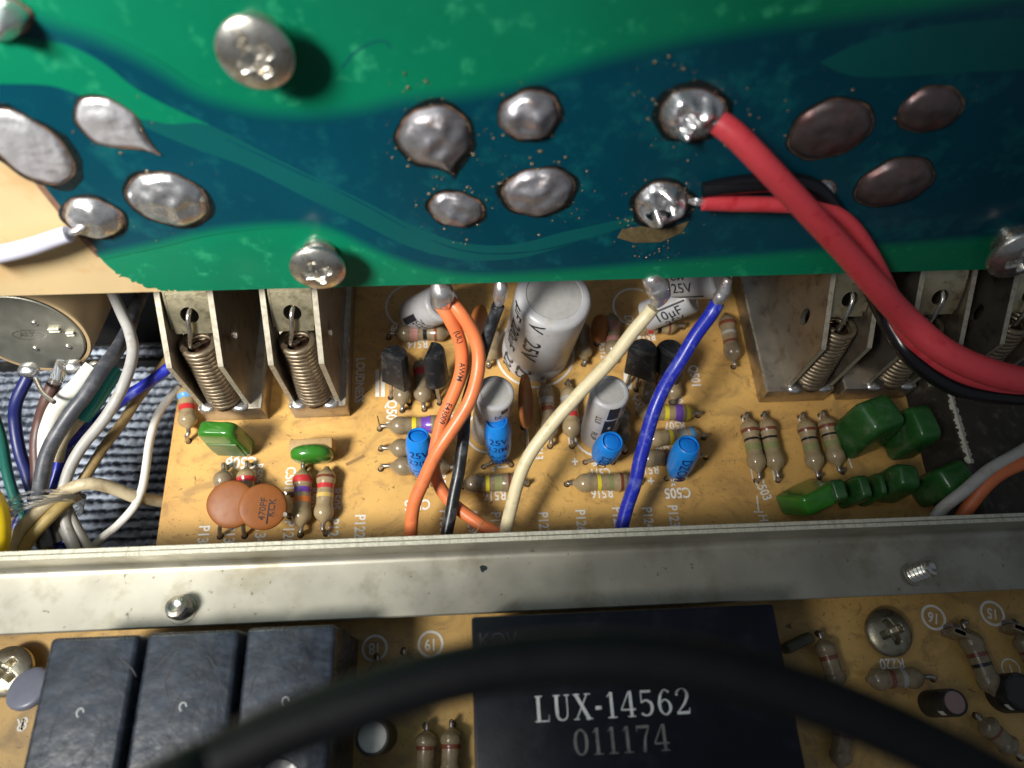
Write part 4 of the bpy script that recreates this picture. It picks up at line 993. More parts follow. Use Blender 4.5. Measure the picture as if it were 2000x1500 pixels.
def screw(pos, q, R_, label, shank=0.3, cross=0.5, mat=None, group=None, dome=0.36):
    """pan head with a cross recess, standing on its threaded shank"""
    t = thing('screw', label, 'screw', pos, q, group)
    nr, ns = 34, 72; vs, fs = [], []
    hh = R_ * dome
    cs, sn = math.cos(cross), math.sin(cross)
    def top(x, y):
        r = math.hypot(x, y) / R_
        z = 0.07 * R_ + hh * math.sqrt(max(0, 1 - (r * 0.96) ** 2))
        X, Y = abs(x * cs + y * sn) / R_, abs(-x * sn + y * cs) / R_
        for a, b in ((X, Y), (Y, X)):
            wd = 0.15 - 0.05 * a
            if b < wd + 0.05 and a < 0.56:
                k = min(1, max(0, (wd + 0.04 - b) / 0.06)) * min(1, max(0, (0.56 - a) / 0.12))
                z = min(z, (z * (1 - k) + k * (0.02 * R_ + 0.42 * hh * a / 0.56)))
        return z
    vs.append(Vector((0, 0, top(0, 0))))
    for j in range(1, nr + 1):
        for i in range(ns):
            a = 2 * PI * i / ns; r = R_ * (j / nr)
            x, y = r * math.cos(a), r * math.sin(a); vs.append(Vector((x, y, top(x, y))))
    for i in range(ns): fs.append((0, 1 + i, 1 + (i + 1) % ns))
    for j in range(nr - 1):
        for i in range(ns):
            a_, b_ = 1 + j * ns + i, 1 + j * ns + (i + 1) % ns; fs.append((a_, a_ + ns, b_ + ns, b_))
    b0 = len(vs)
    for i in range(ns):
        a = 2 * PI * i / ns; vs.append(Vector((R_ * 0.99 * math.cos(a), R_ * 0.99 * math.sin(a), 0)))
    for i in range(ns):
        i2 = (i + 1) % ns; k = 1 + (nr - 1) * ns; fs.append((k + i, b0 + i, b0 + i2, k + i2))
    fs.append(tuple(b0 + i for i in range(ns))[::-1])
    mobj('screw_head', vs, fs, mat or m_screw, t, 1.0)
    rs = R_ * 0.5; prof = [(rs, 0)]
    n = max(2, int(shank / 0.05))
    for k in range(n): prof += [(rs, -shank * k / n), (rs * 0.88, -shank * (k + 0.5) / n)]
    prof += [(rs, -shank)]
    vv, ff = lathe(prof[::-1], 28); mobj('shank', vv, ff, mat or m_screw, t, 0.7)
    vv, ff = lathe([(R_ * 0.62, -shank), (R_ * 0.66, -shank + 0.01), (R_ * 0.66, -shank + 0.06), (R_ * 0.5, -shank + 0.062)], 32); mobj('washer', vv, ff, mat or m_screw, t, 0.7)
    return t
gq = GM.to_quaternion()
def gscrew(u, v_, wpx, stand, label, cross):
    a, b = G(u, v_, stand); p = GW(a, b, stand); R_ = wpx / 2 / ppc(p)
    return screw(p, gq, R_, label, stand, cross, None, 'screws in the green board')
gscrew(500, 100, 148, 0.26, 'large pan head screw high on the green board', 0.5)
gscrew(621, 520, 106, 0.24, 'pan head screw near the lower edge of the green board', 0.25)
gscrew(1990, 492, 120, 0.2, 'pan head screw in the dark right end of the green board', 0.4)

m_solderp = M('fluxed_solder', (0.74, 0.72, 0.72), 0.30, 0.85, var=0.15, vs=8, bump=0.5, bs=8, dirt=((0.42, 0.13, 0.13), 0.35, 5))
# terminals hanging from the lower edge with soldered wires
def terminal(pts, radii, label, mat=None):
    pw = cat([P(*q) for q in pts], 6); n = len(pw)
    rr = []
    for i in range(n):
        s = i / (n - 1) * (len(radii) - 1); k = min(int(s), len(radii) - 2); rr.append(radii[k] + (radii[k + 1] - radii[k]) * (s - k))
    v, f = tube([p - pw[0] + Vector((noise.noise(p * 6), noise.noise(p * 6 + Vector((3, 3, 3))), 0)) * 0.04 for p in pw], rr, 16)
    o = mobj('soldered_pin', v, f, mat or m_solderp, None, 1.5); o.location = pw[0]
    tag(o, label, 'terminal', 'soldered pins under the green board')
    return o
terminal([(856, 545, 2.75), (860, 570, 2.65), (866, 590, 2.5), (872, 600, 2.42)], [0.06, 0.145, 0.14, 0.05], 'round soldered pin holding the two orange wires')
terminal([(978, 540, 2.75), (978, 562, 2.65), (976, 585, 2.5), (974, 600, 2.42)], [0.05, 0.085, 0.085, 0.04], 'slim soldered pin holding the black wire')
terminal([(1272, 535, 2.8), (1283, 560, 2.65), (1288, 578, 2.52), (1280, 600, 2.4)], [0.10, 0.16, 0.14, 0.05], 'shiny faceted soldered pin holding the cream wire')
terminal([(1420, 545, 2.75), (1412, 565, 2.6), (1406, 580, 2.5), (1402, 596, 2.42)], [0.05, 0.085, 0.09, 0.05], 'small soldered pin holding the blue wire')

# ------------------------------------------------------------------ wires over the main board
o, pth, rad = wire('orange wire passing behind its twin and curving right to the cream wire', [(862, 594, 2.42), (878, 622, 2.3), (899, 670, 2.0), (902, 720, 1.75), (885, 775, 1.5), (862, 830, 1.25), (848, 885, 1.0), (852, 930, 0.75), (880, 980, 0.6), (930, 1018, 0.55), (990, 1052, 0.5), (1010, 1075, 0.45)], 27, WIRE['orange'], seg=18, rad=0.088, group='orange wire pair')
ii = len(pth)
text_on_tube('(UL)', 0.105, o, pth, rad, int(ii * 0.135), m_ink); text_on_tube('AWM', 0.105, o, pth, rad, int(ii * 0.25), m_ink); text_on_tube('E43009', 0.105, o, pth, rad, int(ii * 0.385), m_ink)
wire('orange wire lying on top of its twin and ending at the rail', [(878, 586, 2.42), (900, 612, 2.35), (929, 662, 2.12), (935, 715, 1.92), (920, 775, 1.75), (890, 830, 1.55), (858, 880, 1.35), (832, 930, 1.1), (812, 985, 0.85), (804, 1040, 0.6), (803, 1070, 0.5)], 27, WIRE['orange'], seg=18, rad=0.088, group='orange wire pair')
wire('black wire running straight down beside the orange pair', [(973, 598, 2.42), (962, 628, 2.2), (944, 680, 1.9), (925, 740, 1.55), (910, 800, 1.3), (903, 860, 1.1), (897, 920, 0.9), (886, 980, 0.75), (872, 1045, 0.6), (868, 1075, 0.5)], 24, WIRE['black'], rad=0.083)
wire('cream wire curving from the shiny pin down to the rail', [(1277, 602, 2.42), (1262, 622, 2.3), (1222, 668, 2.1), (1175, 722, 1.9), (1125, 775, 1.7), (1075, 832, 1.45), (1035, 890, 1.2), (1008, 950, 0.95), (993, 1010, 0.7), (985, 1060, 0.5)], 26, WIRE['cream'], seg=18, rad=0.086)
wire('bright blue wire running down to the rail right of centre', [(1402, 592, 2.42), (1388, 615, 2.3), (1355, 660, 2.1), (1318, 718, 1.85), (1288, 775, 1.65), (1268, 835, 1.4), (1252, 895, 1.15), (1236, 955, 0.9), (1218, 1015, 0.65), (1205, 1060, 0.5)], 28, WIRE['blue'], seg=18, rad=0.092)
# heavy red pair and black wire leaving the green board
def gpt(u, v_, h):
    a, b = G(u, v_, h); return GW(a, b, h)
def wire3(label, pts, rads, mat, seg=20, n=10, group=None, cat_='wire'):
    pw = cat(pts, n); m_ = len(pw); o0 = pw[0]; rr = []
    for i in range(m_):
        s = i / (m_ - 1) * (len(rads) - 1); k = min(int(s), len(rads) - 2); rr.append(rads[k] + (rads[k + 1] - rads[k]) * (s - k))
    v, f = tube([p - o0 for p in pw], rr, seg); o = mobj('wire', v, f, mat, None, 1.0); o.location = o0
    return tag(o, label, cat_, group)
o = wire3('thick red wire sweeping from its bright joint to the right edge', [gpt(1402, 238, 0.22), gpt(1440, 268, 0.34), gpt(1500, 330, 0.5), gpt(1575, 410, 0.6), gpt(1650, 490, 0.65), gpt(1712, 560, 0.7), P(1772, 625, 2.9), P(1850, 690, 2.7), P(1950, 732, 2.6), P(2060, 752, 2.5), P(2150, 760, 2.5)], [0.118, 0.122, 0.124, 0.127, 0.134, 0.145, 0.155, 0.162, 0.165, 0.165, 0.165], WIRE['red'])
a0, a1 = gpt(1392, 243, 0.10), gpt(1406, 240, 0.22)
for k in range(4):
    off = Vector((0.02 * math.cos(k * 1.6), 0.0, 0.02 * math.sin(k * 1.6)))
    v, f = tube([a0 + off - o.location, a1 + off * 2 - o.location, a1 + (a1 - a0) * 0.4 + off - o.location], 0.016, 6); mobj('copper_strand', v, f, m_solder, o, 2)
o = wire3('thin red wire crossing behind the thick red one', [gpt(1374, 396, 0.16), gpt(1430, 398, 0.16), gpt(1520, 400, 0.16), gpt(1600, 406, 0.18), gpt(1655, 435, 0.22), gpt(1695, 490, 0.3), gpt(1730, 560, 0.4), P(1765, 640, 2.5), P(1840, 712, 2.2), P(1950, 752, 2.1), P(2080, 770, 2.0)], [0.082, 0.085, 0.085, 0.088, 0.092, 0.10, 0.11, 0.12, 0.12, 0.12, 0.12], WIRE['red'])
a0, a1 = gpt(1345, 392, 0.1), gpt(1378, 397, 0.16)
for k in range(4):
    off = Vector((0.0, 0.0, 0.022 * (k - 1.5)))
    v, f = tube([a0 + off * 0.5 - o.location, (a0 + a1) / 2 + off * 1.3 - o.location, a1 + off - o.location], 0.015, 6); mobj('copper_strand', v, f, m_solder, o, 2)
wire3('black wire lying on the green board, then running under the red one', [gpt(1372, 372, 0.10), gpt(1430, 362, 0.10), gpt(1520, 356, 0.10), gpt(1590, 368, 0.10), gpt(1640, 430, 0.12), gpt(1680, 510, 0.2), P(1722, 600, 2.4), P(1775, 690, 2.2), P(1860, 752, 2.0), P(1960, 772, 2.0), P(2080, 778, 2.0)], [0.085, 0.10, 0.105, 0.10, 0.105, 0.115, 0.125, 0.125, 0.125, 0.125, 0.125], M('glossy_black_insulation', (0.008, 0.008, 0.010), 0.22))
# lilac wire over the bare corner
o = wire3('lilac grey wire over the bare corner of the green board', [gpt(134, 457, 0.16), gpt(110, 465, 0.17), gpt(60, 482, 0.2), gpt(0, 496, 0.22), gpt(-80, 505, 0.25)], [0.085, 0.088, 0.092, 0.095, 0.1], WIRE['lilac'])
v, f = tube([gpt(180, 436, 0.08) - o.location, gpt(152, 450, 0.13) - o.location, gpt(130, 458, 0.16) - o.location], 0.04, 8); mobj('tinned_end', v, f, m_solder, o, 2)

# ------------------------------------------------------------------ potentiometer at the left
pq = Vector((0.0, -math.cos(math.radians(15)), math.sin(math.radians(15)))).to_track_quat('Z', 'X')
pq = Matrix(((1, 0, 0), (0, math.sin(math.radians(15)), -math.cos(math.radians(15))), (0, math.cos(math.radians(15)), math.sin(math.radians(15))))).to_quaternion()
pot = thing('potentiometer', 'round metal lidded control pot in a brown sleeve at the left edge', 'potentiometer', (-6.0, 5.2, 1.2), pq)
v, f = lathe([(0.70, -0.05), (0.70, -0.012), (0.685, 0.0), (0.3, 0.004), (0, 0.004)], 56); mobj('metal_lid', v, f, m_pot, pot, 0.6)
v, f = lathe([(0.785, -1.6), (0.785, -0.05), (0.765, -0.02), (0.725, -0.015), (0.715, -0.09), (0.70, -0.1)], 56); mobj('sleeve', v, f, m_paper, pot, 0.6)
n = 48; pts = [(0.02 + 0.22 * math.cos(2 * PI * k / n), 0.06 * math.sin(2 * PI * k / n) * 1.5) for k in range(n)]
v, f = lift(ribbon(pts, 0.012, True), 0.0065); mobj('embossed_oval', v, f, m_screw, pot)
text_flat('ALPS', 0.14, pot, m_screw, (0.02, 0.0, 0.0065), 0, 'embossed_text', 0.0, 0.9)
for x, y, L_ in [(0.40, 0.10, 0.15), (0.58, 0.02, 0.11)]:
    for s in (-1, 1):
        bm = bbox_bm(L_, 0.026, 0.05, 0.008, 1); bmesh.ops.translate(bm, vec=(x, y + s * 0.022, 0.0), verts=bm.verts); bmobj('bent_tab', bm, m_zincedge, pot)
    v, f = box(x - L_ / 2, x + L_ / 2, y - 0.008, y + 0.008, 0.0, 0.008); mobj('slot', v, f, m_hole, pot)
for x, y in [(0.19, 0.22), (0.43, -0.25), (-0.02, -0.27)]:
    v, f = lathe([(0.045, 0.003), (0.04, 0.02), (0.02, 0.03), (0, 0.032)], 16); o = mobj('rivet', v, f, m_screw, pot, 2); o.location = (x, y, 0)
for i, (u, v_, z_, r) in enumerate([(56, 722, 0.95, 0.11), (142, 716, 0.9, 0.11), (188, 718, 0.9, 0.10)]):
    p = P(u, v_, z_)
    v, f = lathe([(0, -r * 0.8), (r * 0.8, -r * 0.5), (r, 0), (r * 0.8, r * 0.5), (0, r * 0.8)], 20, lambda q: Vector((q.x * 1.3, q.y, q.z)) + q * 0.25 * noise.noise(q * 10))
    o = mobj('soldered_lug', v, f, m_solder, None, 2); o.location = p
    tag(o, ['soldered lug at the top of the dark blue wire', 'soldered lug between the brown and white wires', 'soldered lug at the top of the white sleeve'][i], 'solder lug', 'lugs below the control pot')

# ------------------------------------------------------------------ wiring in the left opening
W = wire
W('dark green wire at the far left over the cloth', [(-20, 790, 0.2), (2, 850, 0.2), (14, 915, 0.2), (28, 965, 0.15), (42, 1000, 0.1), (60, 1060, 0.0)], 20, WIRE['darkgreen'])
W('dark blue wire left of the brown one', [(54, 735, 0.85), (32, 780, 0.7), (29, 820, 0.5), (40, 880, 0.3), (55, 930, 0.2), (66, 985, 0.1), (40, 1050, 0.0)], 23, WIRE['navy'])
W('dark brown wire above the bundle tie', [(108, 745, 0.85), (90, 785, 0.7), (78, 825, 0.5), (72, 880, 0.35), (74, 950, 0.2)], 25, WIRE['brown'])
W('clear grey sleeve at the top of the brown wire', [(124, 706, 0.95), (114, 732, 0.92), (106, 750, 0.88)], 25, m_clear, 'wire_sleeve', cat_='sleeve')
W('broad white sleeve right of the brown wire', [(182, 718, 1.0), (150, 752, 0.95), (112, 795, 0.8), (98, 830, 0.65), (92, 866, 0.5), (88, 930, 0.35)], 31, WIRE['white'], 'wire_sleeve', cat_='sleeve')
W('thin bare tinned wire crossing above the white sleeve', [(70, 740, 1.0), (84, 768, 1.1), (106, 786, 1.15)], 9, m_lead)
W('dark grey wire running over the white sleeve into the bundle', [(290, 540, 0.4), (262, 610, 0.6), (246, 652, 0.8), (224, 690, 1.0), (198, 728, 1.12), (152, 790, 1.05), (112, 845, 0.9), (92, 890, 0.75), (80, 950, 0.55), (76, 1000, 0.3), (90, 1070, 0.1)], 29, WIRE['darkgrey'])
W('teal wire sleeve right of the dark grey wire', [(228, 722, 0.85), (210, 745, 0.85), (182, 782, 0.8), (158, 816, 0.72)], 36, WIRE['teal'], 'wire_sleeve', cat_='sleeve')
W('short cream wire end emerging from the teal sleeve', [(160, 812, 0.72), (140, 838, 0.62), (124, 860, 0.52), (112, 900, 0.4)], 24, WIRE['dirtycream'])
W('bright blue wire slanting behind the pale grey wire', [(345, 705, 0.6), (318, 726, 0.6), (245, 778, 0.55), (205, 806, 0.5), (168, 838, 0.45), (128, 872, 0.4), (110, 930, 0.3), (95, 1000, 0.1), (130, 1060, -0.05)], 22, WIRE['blue'])
W('pale grey wire arching from the dark gap to the bundle', [(196, 520, 1.0), (220, 570, 1.05), (244, 620, 1.1), (254, 650, 1.1), (258, 690, 1.05), (245, 745, 1.0), (222, 790, 0.9), (190, 835, 0.75), (158, 876, 0.6), (134, 925, 0.45), (122, 975, 0.3), (130, 1020, 0.15), (150, 1080, 0.05)], 22, WIRE['grey'])
W('tan wire slanting down to the cream wire', [(335, 692, 0.3), (318, 715, 0.3), (280, 765, 0.3), (238, 825, 0.3), (198, 880, 0.3), (166, 932, 0.25), (140, 968, 0.2), (100, 1010, 0.2)], 19, WIRE['tan'])
W('thin white wire looping down beside the board edge', [(350, 755, 0.1), (332, 775, 0.1), (308, 810, 0.1), (294, 855, 0.1), (286, 905, 0.1), (278, 955, 0.05), (262, 990, 0.0), (230, 1025, -0.1), (195, 1055, -0.2), (170, 1085, -0.25)], 16, WIRE['white'])
W('thick cream wire bending from the board edge into the bundle', [(372, 985, -0.55), (335, 981, -0.42), (305, 977, -0.25), (268, 971, 0.0), (225, 956, 0.2), (175, 946, 0.4), (138, 955, 0.4), (100, 978, 0.4), (62, 1012, 0.4), (32, 1050, 0.35), (12, 1095, 0.3)], 25, WIRE['dirtycream'])
W('ochre wire lying below the thick cream wire', [(150, 968, 0.25), (118, 992, 0.35), (85, 1024, 0.35), (55, 1058, 0.3), (35, 1095, 0.25)], 23, M('ochre_insulation', (0.42, 0.31, 0.11), 0.5, dirt=((0.25, 0.17, 0.06), 0.4, 6)))
W('grey wire fanning out below the tie', [(112, 995, 0.1), (128, 1030, 0.05), (150, 1075, 0.0), (160, 1100, 0.0)], 26, WIRE['grey'])
W('second thinner grey wire fanning out below the tie', [(126, 975, 0.15), (146, 1020, 0.1), (172, 1068, 0.0), (185, 1100, 0.0)], 17, mw('warmgrey', (0.32, 0.30, 0.26), 0.5))
W('dark blue wire at the foot of the bundle', [(92, 1000, -0.1), (106, 1035, -0.1), (122, 1078, -0.1), (128, 1100, -0.1)], 26, mw('indigo', (0.018, 0.022, 0.20), 0.4))
W('short ochre wire end at the foot of the bundle', [(20, 1000, -0.2), (50, 1035, -0.2), (95, 1075, -0.25), (110, 1095, -0.25)], 20, WIRE['tan'])
W('fat yellow wire sleeve at the left edge above the rail', [(-30, 955, 0.7), (-12, 985, 0.75), (-4, 1020, 0.75), (-6, 1060, 0.7), (-20, 1110, 0.6)], 42, m_yellow, 'wire_sleeve', cat_='sleeve')
W('navy wire behind the pale grey wire in the bundle', [(210, 800, 0.2), (180, 842, 0.2), (150, 880, 0.15), (118, 925, 0.1), (104, 985, 0.0), (112, 1040, -0.1)], 20, WIRE['navy'])
W('brown grey wire between the dark grey and pale grey wires', [(140, 870, 0.3), (118, 915, 0.25), (106, 955, 0.2), (104, 1000, 0.1), (118, 1060, 0.0)], 18, mw('taupe', (0.20, 0.17, 0.14), 0.5))
W('dark violet blue wire end left of the tie', [(44, 1000, 0.1), (30, 1030, 0.05), (22, 1080, 0.0)], 20, WIRE['indigo'])
# clear plastic tie round the bundle
pc = P(92, 985, 0.22)
tie = thing('bundle_tie', 'clear plastic tie wrapped round the wire bundle', 'tie', pc)
for k in range(5):
    ring = []
    for i in range(41):
        a = 2 * PI * i / 40
        ring.append(Vector((0.46 * math.cos(a), 0.10 * math.cos(a) - 0.05 + 0.045 * (k - 2) + 0.04 * math.sin(a * 2 + k), 0.34 * math.sin(a) + 0.02)))
    v, f = tube(ring, 0.022, 8, False); mobj('plastic_strand', v, f, m_clear, tie, 2)
# back of the left opening
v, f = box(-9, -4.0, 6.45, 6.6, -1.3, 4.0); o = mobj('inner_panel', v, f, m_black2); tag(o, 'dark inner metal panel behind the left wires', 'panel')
q0 = P(0, 708, -1.2)
v, f = box(-9, -2.7, 5.95, 6.02, -1.36, -1.05); o = mobj('panel_lip', v, f, m_dark); tag(o, 'low dark panel lip at the back edge of the cloth', 'panel')

# ------------------------------------------------------------------ right side of the chassis
a, b = P(1838, 705, 0.5), P(1900, 918, 0.5)
side = thing('side_panel', 'dark scuffed steel side panel with a bright worn bend at the right', 'panel', (a.x, a.y, 0))
dx = (b.x - a.x) / (b.y - a.y)
def shear(v):
    return [Vector((p.x + dx * p.y, p.y, p.z)) for p in v]
prof = [(-0.55, -0.25), (-0.06, 0.46), (0.0, 0.50), (0.07, 0.47), (4.2, 0.20), (4.2, 0.05), (0.0, 0.35), (-0.45, -0.3)]
def extrude_y(prof, y0, y1):
    k = len(prof); vs = [Vector((x, y, z)) for y in (y0, y1) for x, z in prof]
    fs = [(j, j + k, (j + 1) % k + k, (j + 1) % k) for j in range(k)] + [tuple(range(k)), tuple(range(k, 2 * k))[::-1]]
    return vs, fs
v, f = extrude_y(prof, -3.1, 3.5); mobj('folded_sheet', shear(v), f, m_side, side)
rnd = random.Random(5); vs, fs = [], []
for k in range(60):
    y = 0.1 - k * 0.03; w0, w1 = -0.05 * rnd.random() - 0.02, 0.06 * rnd.random() + 0.03
    w0 = max(w0, -0.056); vs += [Vector((w0, y, 0.5035 + w0 * 0.66)), Vector((0.0, y, 0.5035)), Vector((w1, y, 0.5035 - w1 * (0.43 if w1 < 0.07 else 0.42)))]
for k in range(59):
    fs += [(3 * k, 3 * k + 1, 3 * k + 4, 3 * k + 3), (3 * k + 1, 3 * k + 2, 3 * k + 5, 3 * k + 4)]
mobj('worn_bend', shear(vs), fs, m_zincedge, side)
W('grey wire slanting across the lower right corner above the rail', [(1815, 1035, 0.6), (1840, 995, 0.8), (1885, 955, 1.0), (1940, 915, 1.1), (2020, 865, 1.2)], 24, WIRE['grey'])
W('dull orange wire below the grey one at the right edge', [(1868, 1035, 0.6), (1888, 995, 0.8), (1920, 955, 1.0), (1965, 920, 1.1), (2030, 888, 1.2)], 27, mw('dullorange', (0.60, 0.16, 0.06), 0.5))

# ------------------------------------------------------------------ lower board
def relay(xa, xb, label, depth=2.45):
    yb = 1.15; w_ = xb - xa
    t = thing('relay', label, 'relay', ((xa + xb) / 2, yb - depth / 2, 0), yaw(-0.6), 'black relays in a row')
    bm = bbox_bm(w_, depth, 1.63, 0.055, 4)
    for vx in bm.verts:
        k = 1 - 0.02 * (vx.co.z / 1.63); vx.co.x *= k; vx.co.y *= k
    me = bpy.data.meshes.new('r'); bm.to_mesh(me); bm.free()
    vv, ff = lathe([(0, 1.50), (0.21, 1.545), (0.235, 1.62), (0.245, 1.8), (0, 1.8)], 40)
    me2 = cut_mesh(me, [p + Vector((-0.02, -0.33, 0)) for p in vv], ff)
    wrap('case', me2, m_relay, t, 0.6)
    n = 14; pts = [(0.0 + 0.034 * math.cos(2 * PI * k / n), 0.44 + 0.042 * math.sin(2 * PI * k / n)) for k in range(n - 3)]
    v, f = lift(ribbon(pts, 0.012), 1.632); mobj('moulding_mark', v, f, m_luxink, t)
    rr = random.Random(hash(label) % 99 + 1)
    rr = random.Random(int(xa * -10))
    for k in range(5):
        x, y = rr.uniform(-0.4, 0.3), rr.uniform(-0.1, 1.1); a = rr.uniform(0.7, 2.2); L_ = rr.uniform(0.1, 0.35)
        pts = [(x + L_ * s * math.cos(a) + 0.02 * math.sin(s * 5 + k), y - L_ * s * math.sin(a)) for s in (0, 0.33, 0.66, 1)]
        v, f = lift(ribbon(smooth2(pts, 4), [0.004 + 0.012 * math.sin(PI * i / 12) for i in range(13)]), 1.6325 + 0.0004 * k); mobj('scratch', v, f, m_ink, t)
    return t
relay(-4.62, -3.66, 'leftmost black relay in front of the rail')
relay(-3.60, -2.59, 'middle black relay of the three in front of the rail')
relay(-2.53, -1.54, 'rightmost black relay with a curved scratch, partly under the cable')

lux = thing('module_block', 'large black module block lettered LUX-14562 under the cable', 'module', (1.70, -0.15, 0), yaw(-0.4))
bm = bbox_bm(3.48, 2.52, 1.64, 0.03, 2); bmobj('case', bm, m_lux, lux, 0.6)
GL = {
 'L': [[(.20, 0, .14), (.20, 1, .14)], [(.05, .975, .04), (.38, .975, .04)], [(.05, .025, .05), (.62, .025, .05)], [(.615, 0, .03), (.64, .26, .015)]],
 'U': [[(.20, 1, .14), (.20, .32, .14), (.26, .10, .10), (.42, .025, .055), (.58, .10, .06), (.64, .32, .05), (.64, 1, .05)], [(.05, .975, .04), (.36, .975, .04)], [(.52, .975, .04), (.76, .975, .04)]],
 'X': [[(.12, 1, .15), (.66, 0, .15)], [(.62, 1, .05), (.10, 0, .05)], [(.0, .975, .04), (.30, .975, .04)], [(.48, .975, .04), (.76, .975, .04)], [(.0, .025, .04), (.24, .025, .04)], [(.5, .025, .04), (.80, .025, .04)]],
 '-': [[(.04, .42, .14), (.30, .42, .14)]],
 '1': [[(.30, 0, .13), (.30, 1, .13)], [(.12, .82, .03), (.28, .97, .07)], [(.12, .025, .04), (.50, .025, .04)]],
 '2': [[(.14, .72, .11), (.16, .86, .09), (.36, .975, .05), (.54, .88, .11), (.58, .70, .13), (.46, .44, .10), (.26, .22, .06), (.10, .05, .04)], [(.08, .055, .11), (.60, .055, .11)], [(.60, .02, .05), (.645, .24, .02)]],
 '4': [[(.42, 1, .05), (.04, .30, .05)], [(.04, .29, .06), (.66, .29, .06)], [(.47, 1, .13), (.47, 0, .13)], [(.30, .025, .04), (.64, .025, .04)]],
 '5': [[(.14, .95, .10), (.58, .95, .10)], [(.16, .95, .04), (.14, .52, .04)], [(.14, .53, .05), (.34, .61, .07), (.54, .50, .12), (.58, .30, .13), (.50, .10, .09), (.30, .025, .05), (.12, .12, .10)]],
 '6': [[(.57, .86, .10), (.42, .975, .05), (.24, .82, .09), (.14, .48, .13), (.18, .18, .11), (.36, .025, .05), (.55, .14, .10), (.60, .32, .13), (.53, .52, .08), (.36, .60, .05), (.20, .48, .05)]],
 '7': [[(.08, .94, .11), (.62, .94, .11)], [(.10, .98, .05), (.08, .74, .02)], [(.60, .92, .05), (.42, .52, .09), (.34, 0, .13)]],
 '0': [[(.36, .975, .05), (.18, .82, .11), (.12, .5, .13), (.18, .18, .11), (.36, .025, .05), (.54, .18, .11), (.60, .5, .13), (.54, .82, .11), (.36, .975, .05)]]}
ADV = {'L': .70, 'U': .82, 'X': .82, '-': .36, '1': .58}
def serif(s, x, y, hgt, mat, tracking=0.02, z=1.6415, ang=0.0):
    ca, sa = math.cos(ang), math.sin(ang); cx = 0
    for ch in s:
        parts = []
        for k, st in enumerate(GL[ch]):
            pp = [Vector((a, b, 0)) for a, b, c in st]; ww = [c for a, b, c in st]
            if len(st) > 2:
                n = 6; pp = cat(pp, n); ww = [ww[min(i // n, len(ww) - 1)] + (ww[min(i // n + 1, len(ww) - 1)] - ww[min(i // n, len(ww) - 1)]) * ((i % n) / n) for i in range(len(pp))]
            vv, ff = ribbon([(p.x, p.y) for p in pp], ww)
            parts.append(([Vector((x + ca * (cx + p.x) * hgt - sa * p.y * hgt, y + sa * (cx + p.x) * hgt + ca * p.y * hgt, z + 0.0005 * k)) for p in vv], ff))
        v, f = joinm(*parts); mobj('printed_letter', v, f, mat, lux)
        cx += ADV.get(ch, 0.70) + tracking
def lxy(u, v_):
    p = P(u, v_, 1.64) - Vector(lux.location); p = Matrix.Rotation(math.radians(0.4), 3, 'Z') @ p; return p.x, p.y
x0, y0_ = lxy(1044, 1411); x1, y1_ = lxy(1348, 1394)
tot = sum(ADV.get(c, .70) + .02 for c in 'LUX-14562') - .1
hg = 0.255; serif('LUX-14562', x0, y0_, hg * 1.0, m_luxink, tracking=((x1 - x0) / hg - tot) / 8 + 0.02, ang=math.atan2(y1_ - y0_, x1 - x0))
x0, y0_ = lxy(1120, 1477); x1, y1_ = lxy(1308, 1466)
tot = sum(ADV.get(c, .70) + .02 for c in '011174') - .1
hg = 0.255; serif('011174', x0, y0_, hg, m_luxink2, tracking=((x1 - x0) / hg - tot) / 5 + 0.02, ang=math.atan2(y1_ - y0_, x1 - x0))
x0, y0_ = lxy(972, 1250)
me = textmesh('KOV', 0.21); me.transform(Matrix.Translation((x0, y0_, 1.6415))); o = wrap('moulded_text', me, m_relay, lux)

screw(P(20, 1312, 0.16), yaw(0), 0.30, 'brassy pan head screw beside the leftmost relay', 0.14, 0.9, M('brassy_screw', (0.60, 0.55, 0.42), 0.36, 0.9, bump=0.15, bs=30, dirt=((0.3, 0.22, 0.1), 0.4, 6)), 'screws in the lower board', 0.45)
screw(P(1732, 1236, 0.10), yaw(0), 0.31, 'dusty pan head screw on the dark lower right board', 0.08, 0.3, M('dull_screw', (0.40, 0.36, 0.26), 0.4, 0.85, bump=0.15, bs=30, dirt=((0.14, 0.11, 0.06), 0.5, 5)), 'screws in the lower board', 0.45)
c = P(58, 1345, 0.35); t = lens_disc(c, Vector((-0.15, 0.35, 1)), 0.26, 0.16, 'grey lilac drop capacitor half under the leftmost relay', 0, [], M('lilac_dip', (0.20, 0.21, 0.27), 0.35)); del t['group']
silk('R', 40, 1415, 0.2, 180, board2)
silk('8', 48, 1412, 0.2, 180, board2)
def badge(u, v_, num, rot=180, r=0.155, wd=0.035):
    silkring(P(u, v_), r, wd, board2); silk(num, u, v_, 0.20, rot, board2, 0.8)
badge(732, 1266, '18', 180); badge(841, 1258, '19', 180); badge(1823, 1206, '16', 160); badge(1938, 1198, '15', 165)
silkring(P(1974, 1306), 0.12, 0.02, board2); silk('1', 1974, 1306, 0.17, 180, board2)
silk('R220', 1742, 1296, 0.2, 178, board2)
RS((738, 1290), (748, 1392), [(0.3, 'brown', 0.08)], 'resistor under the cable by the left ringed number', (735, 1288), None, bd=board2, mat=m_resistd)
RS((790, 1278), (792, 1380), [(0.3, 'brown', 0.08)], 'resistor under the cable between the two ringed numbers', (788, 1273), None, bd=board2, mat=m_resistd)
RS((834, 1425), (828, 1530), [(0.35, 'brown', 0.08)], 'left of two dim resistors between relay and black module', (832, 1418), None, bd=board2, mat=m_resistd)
RS((882, 1420), (880, 1530), [(0.35, 'brown', 0.08)], 'right of two dim resistors touching the black module', (884, 1414), None, bd=board2, mat=m_resistd)
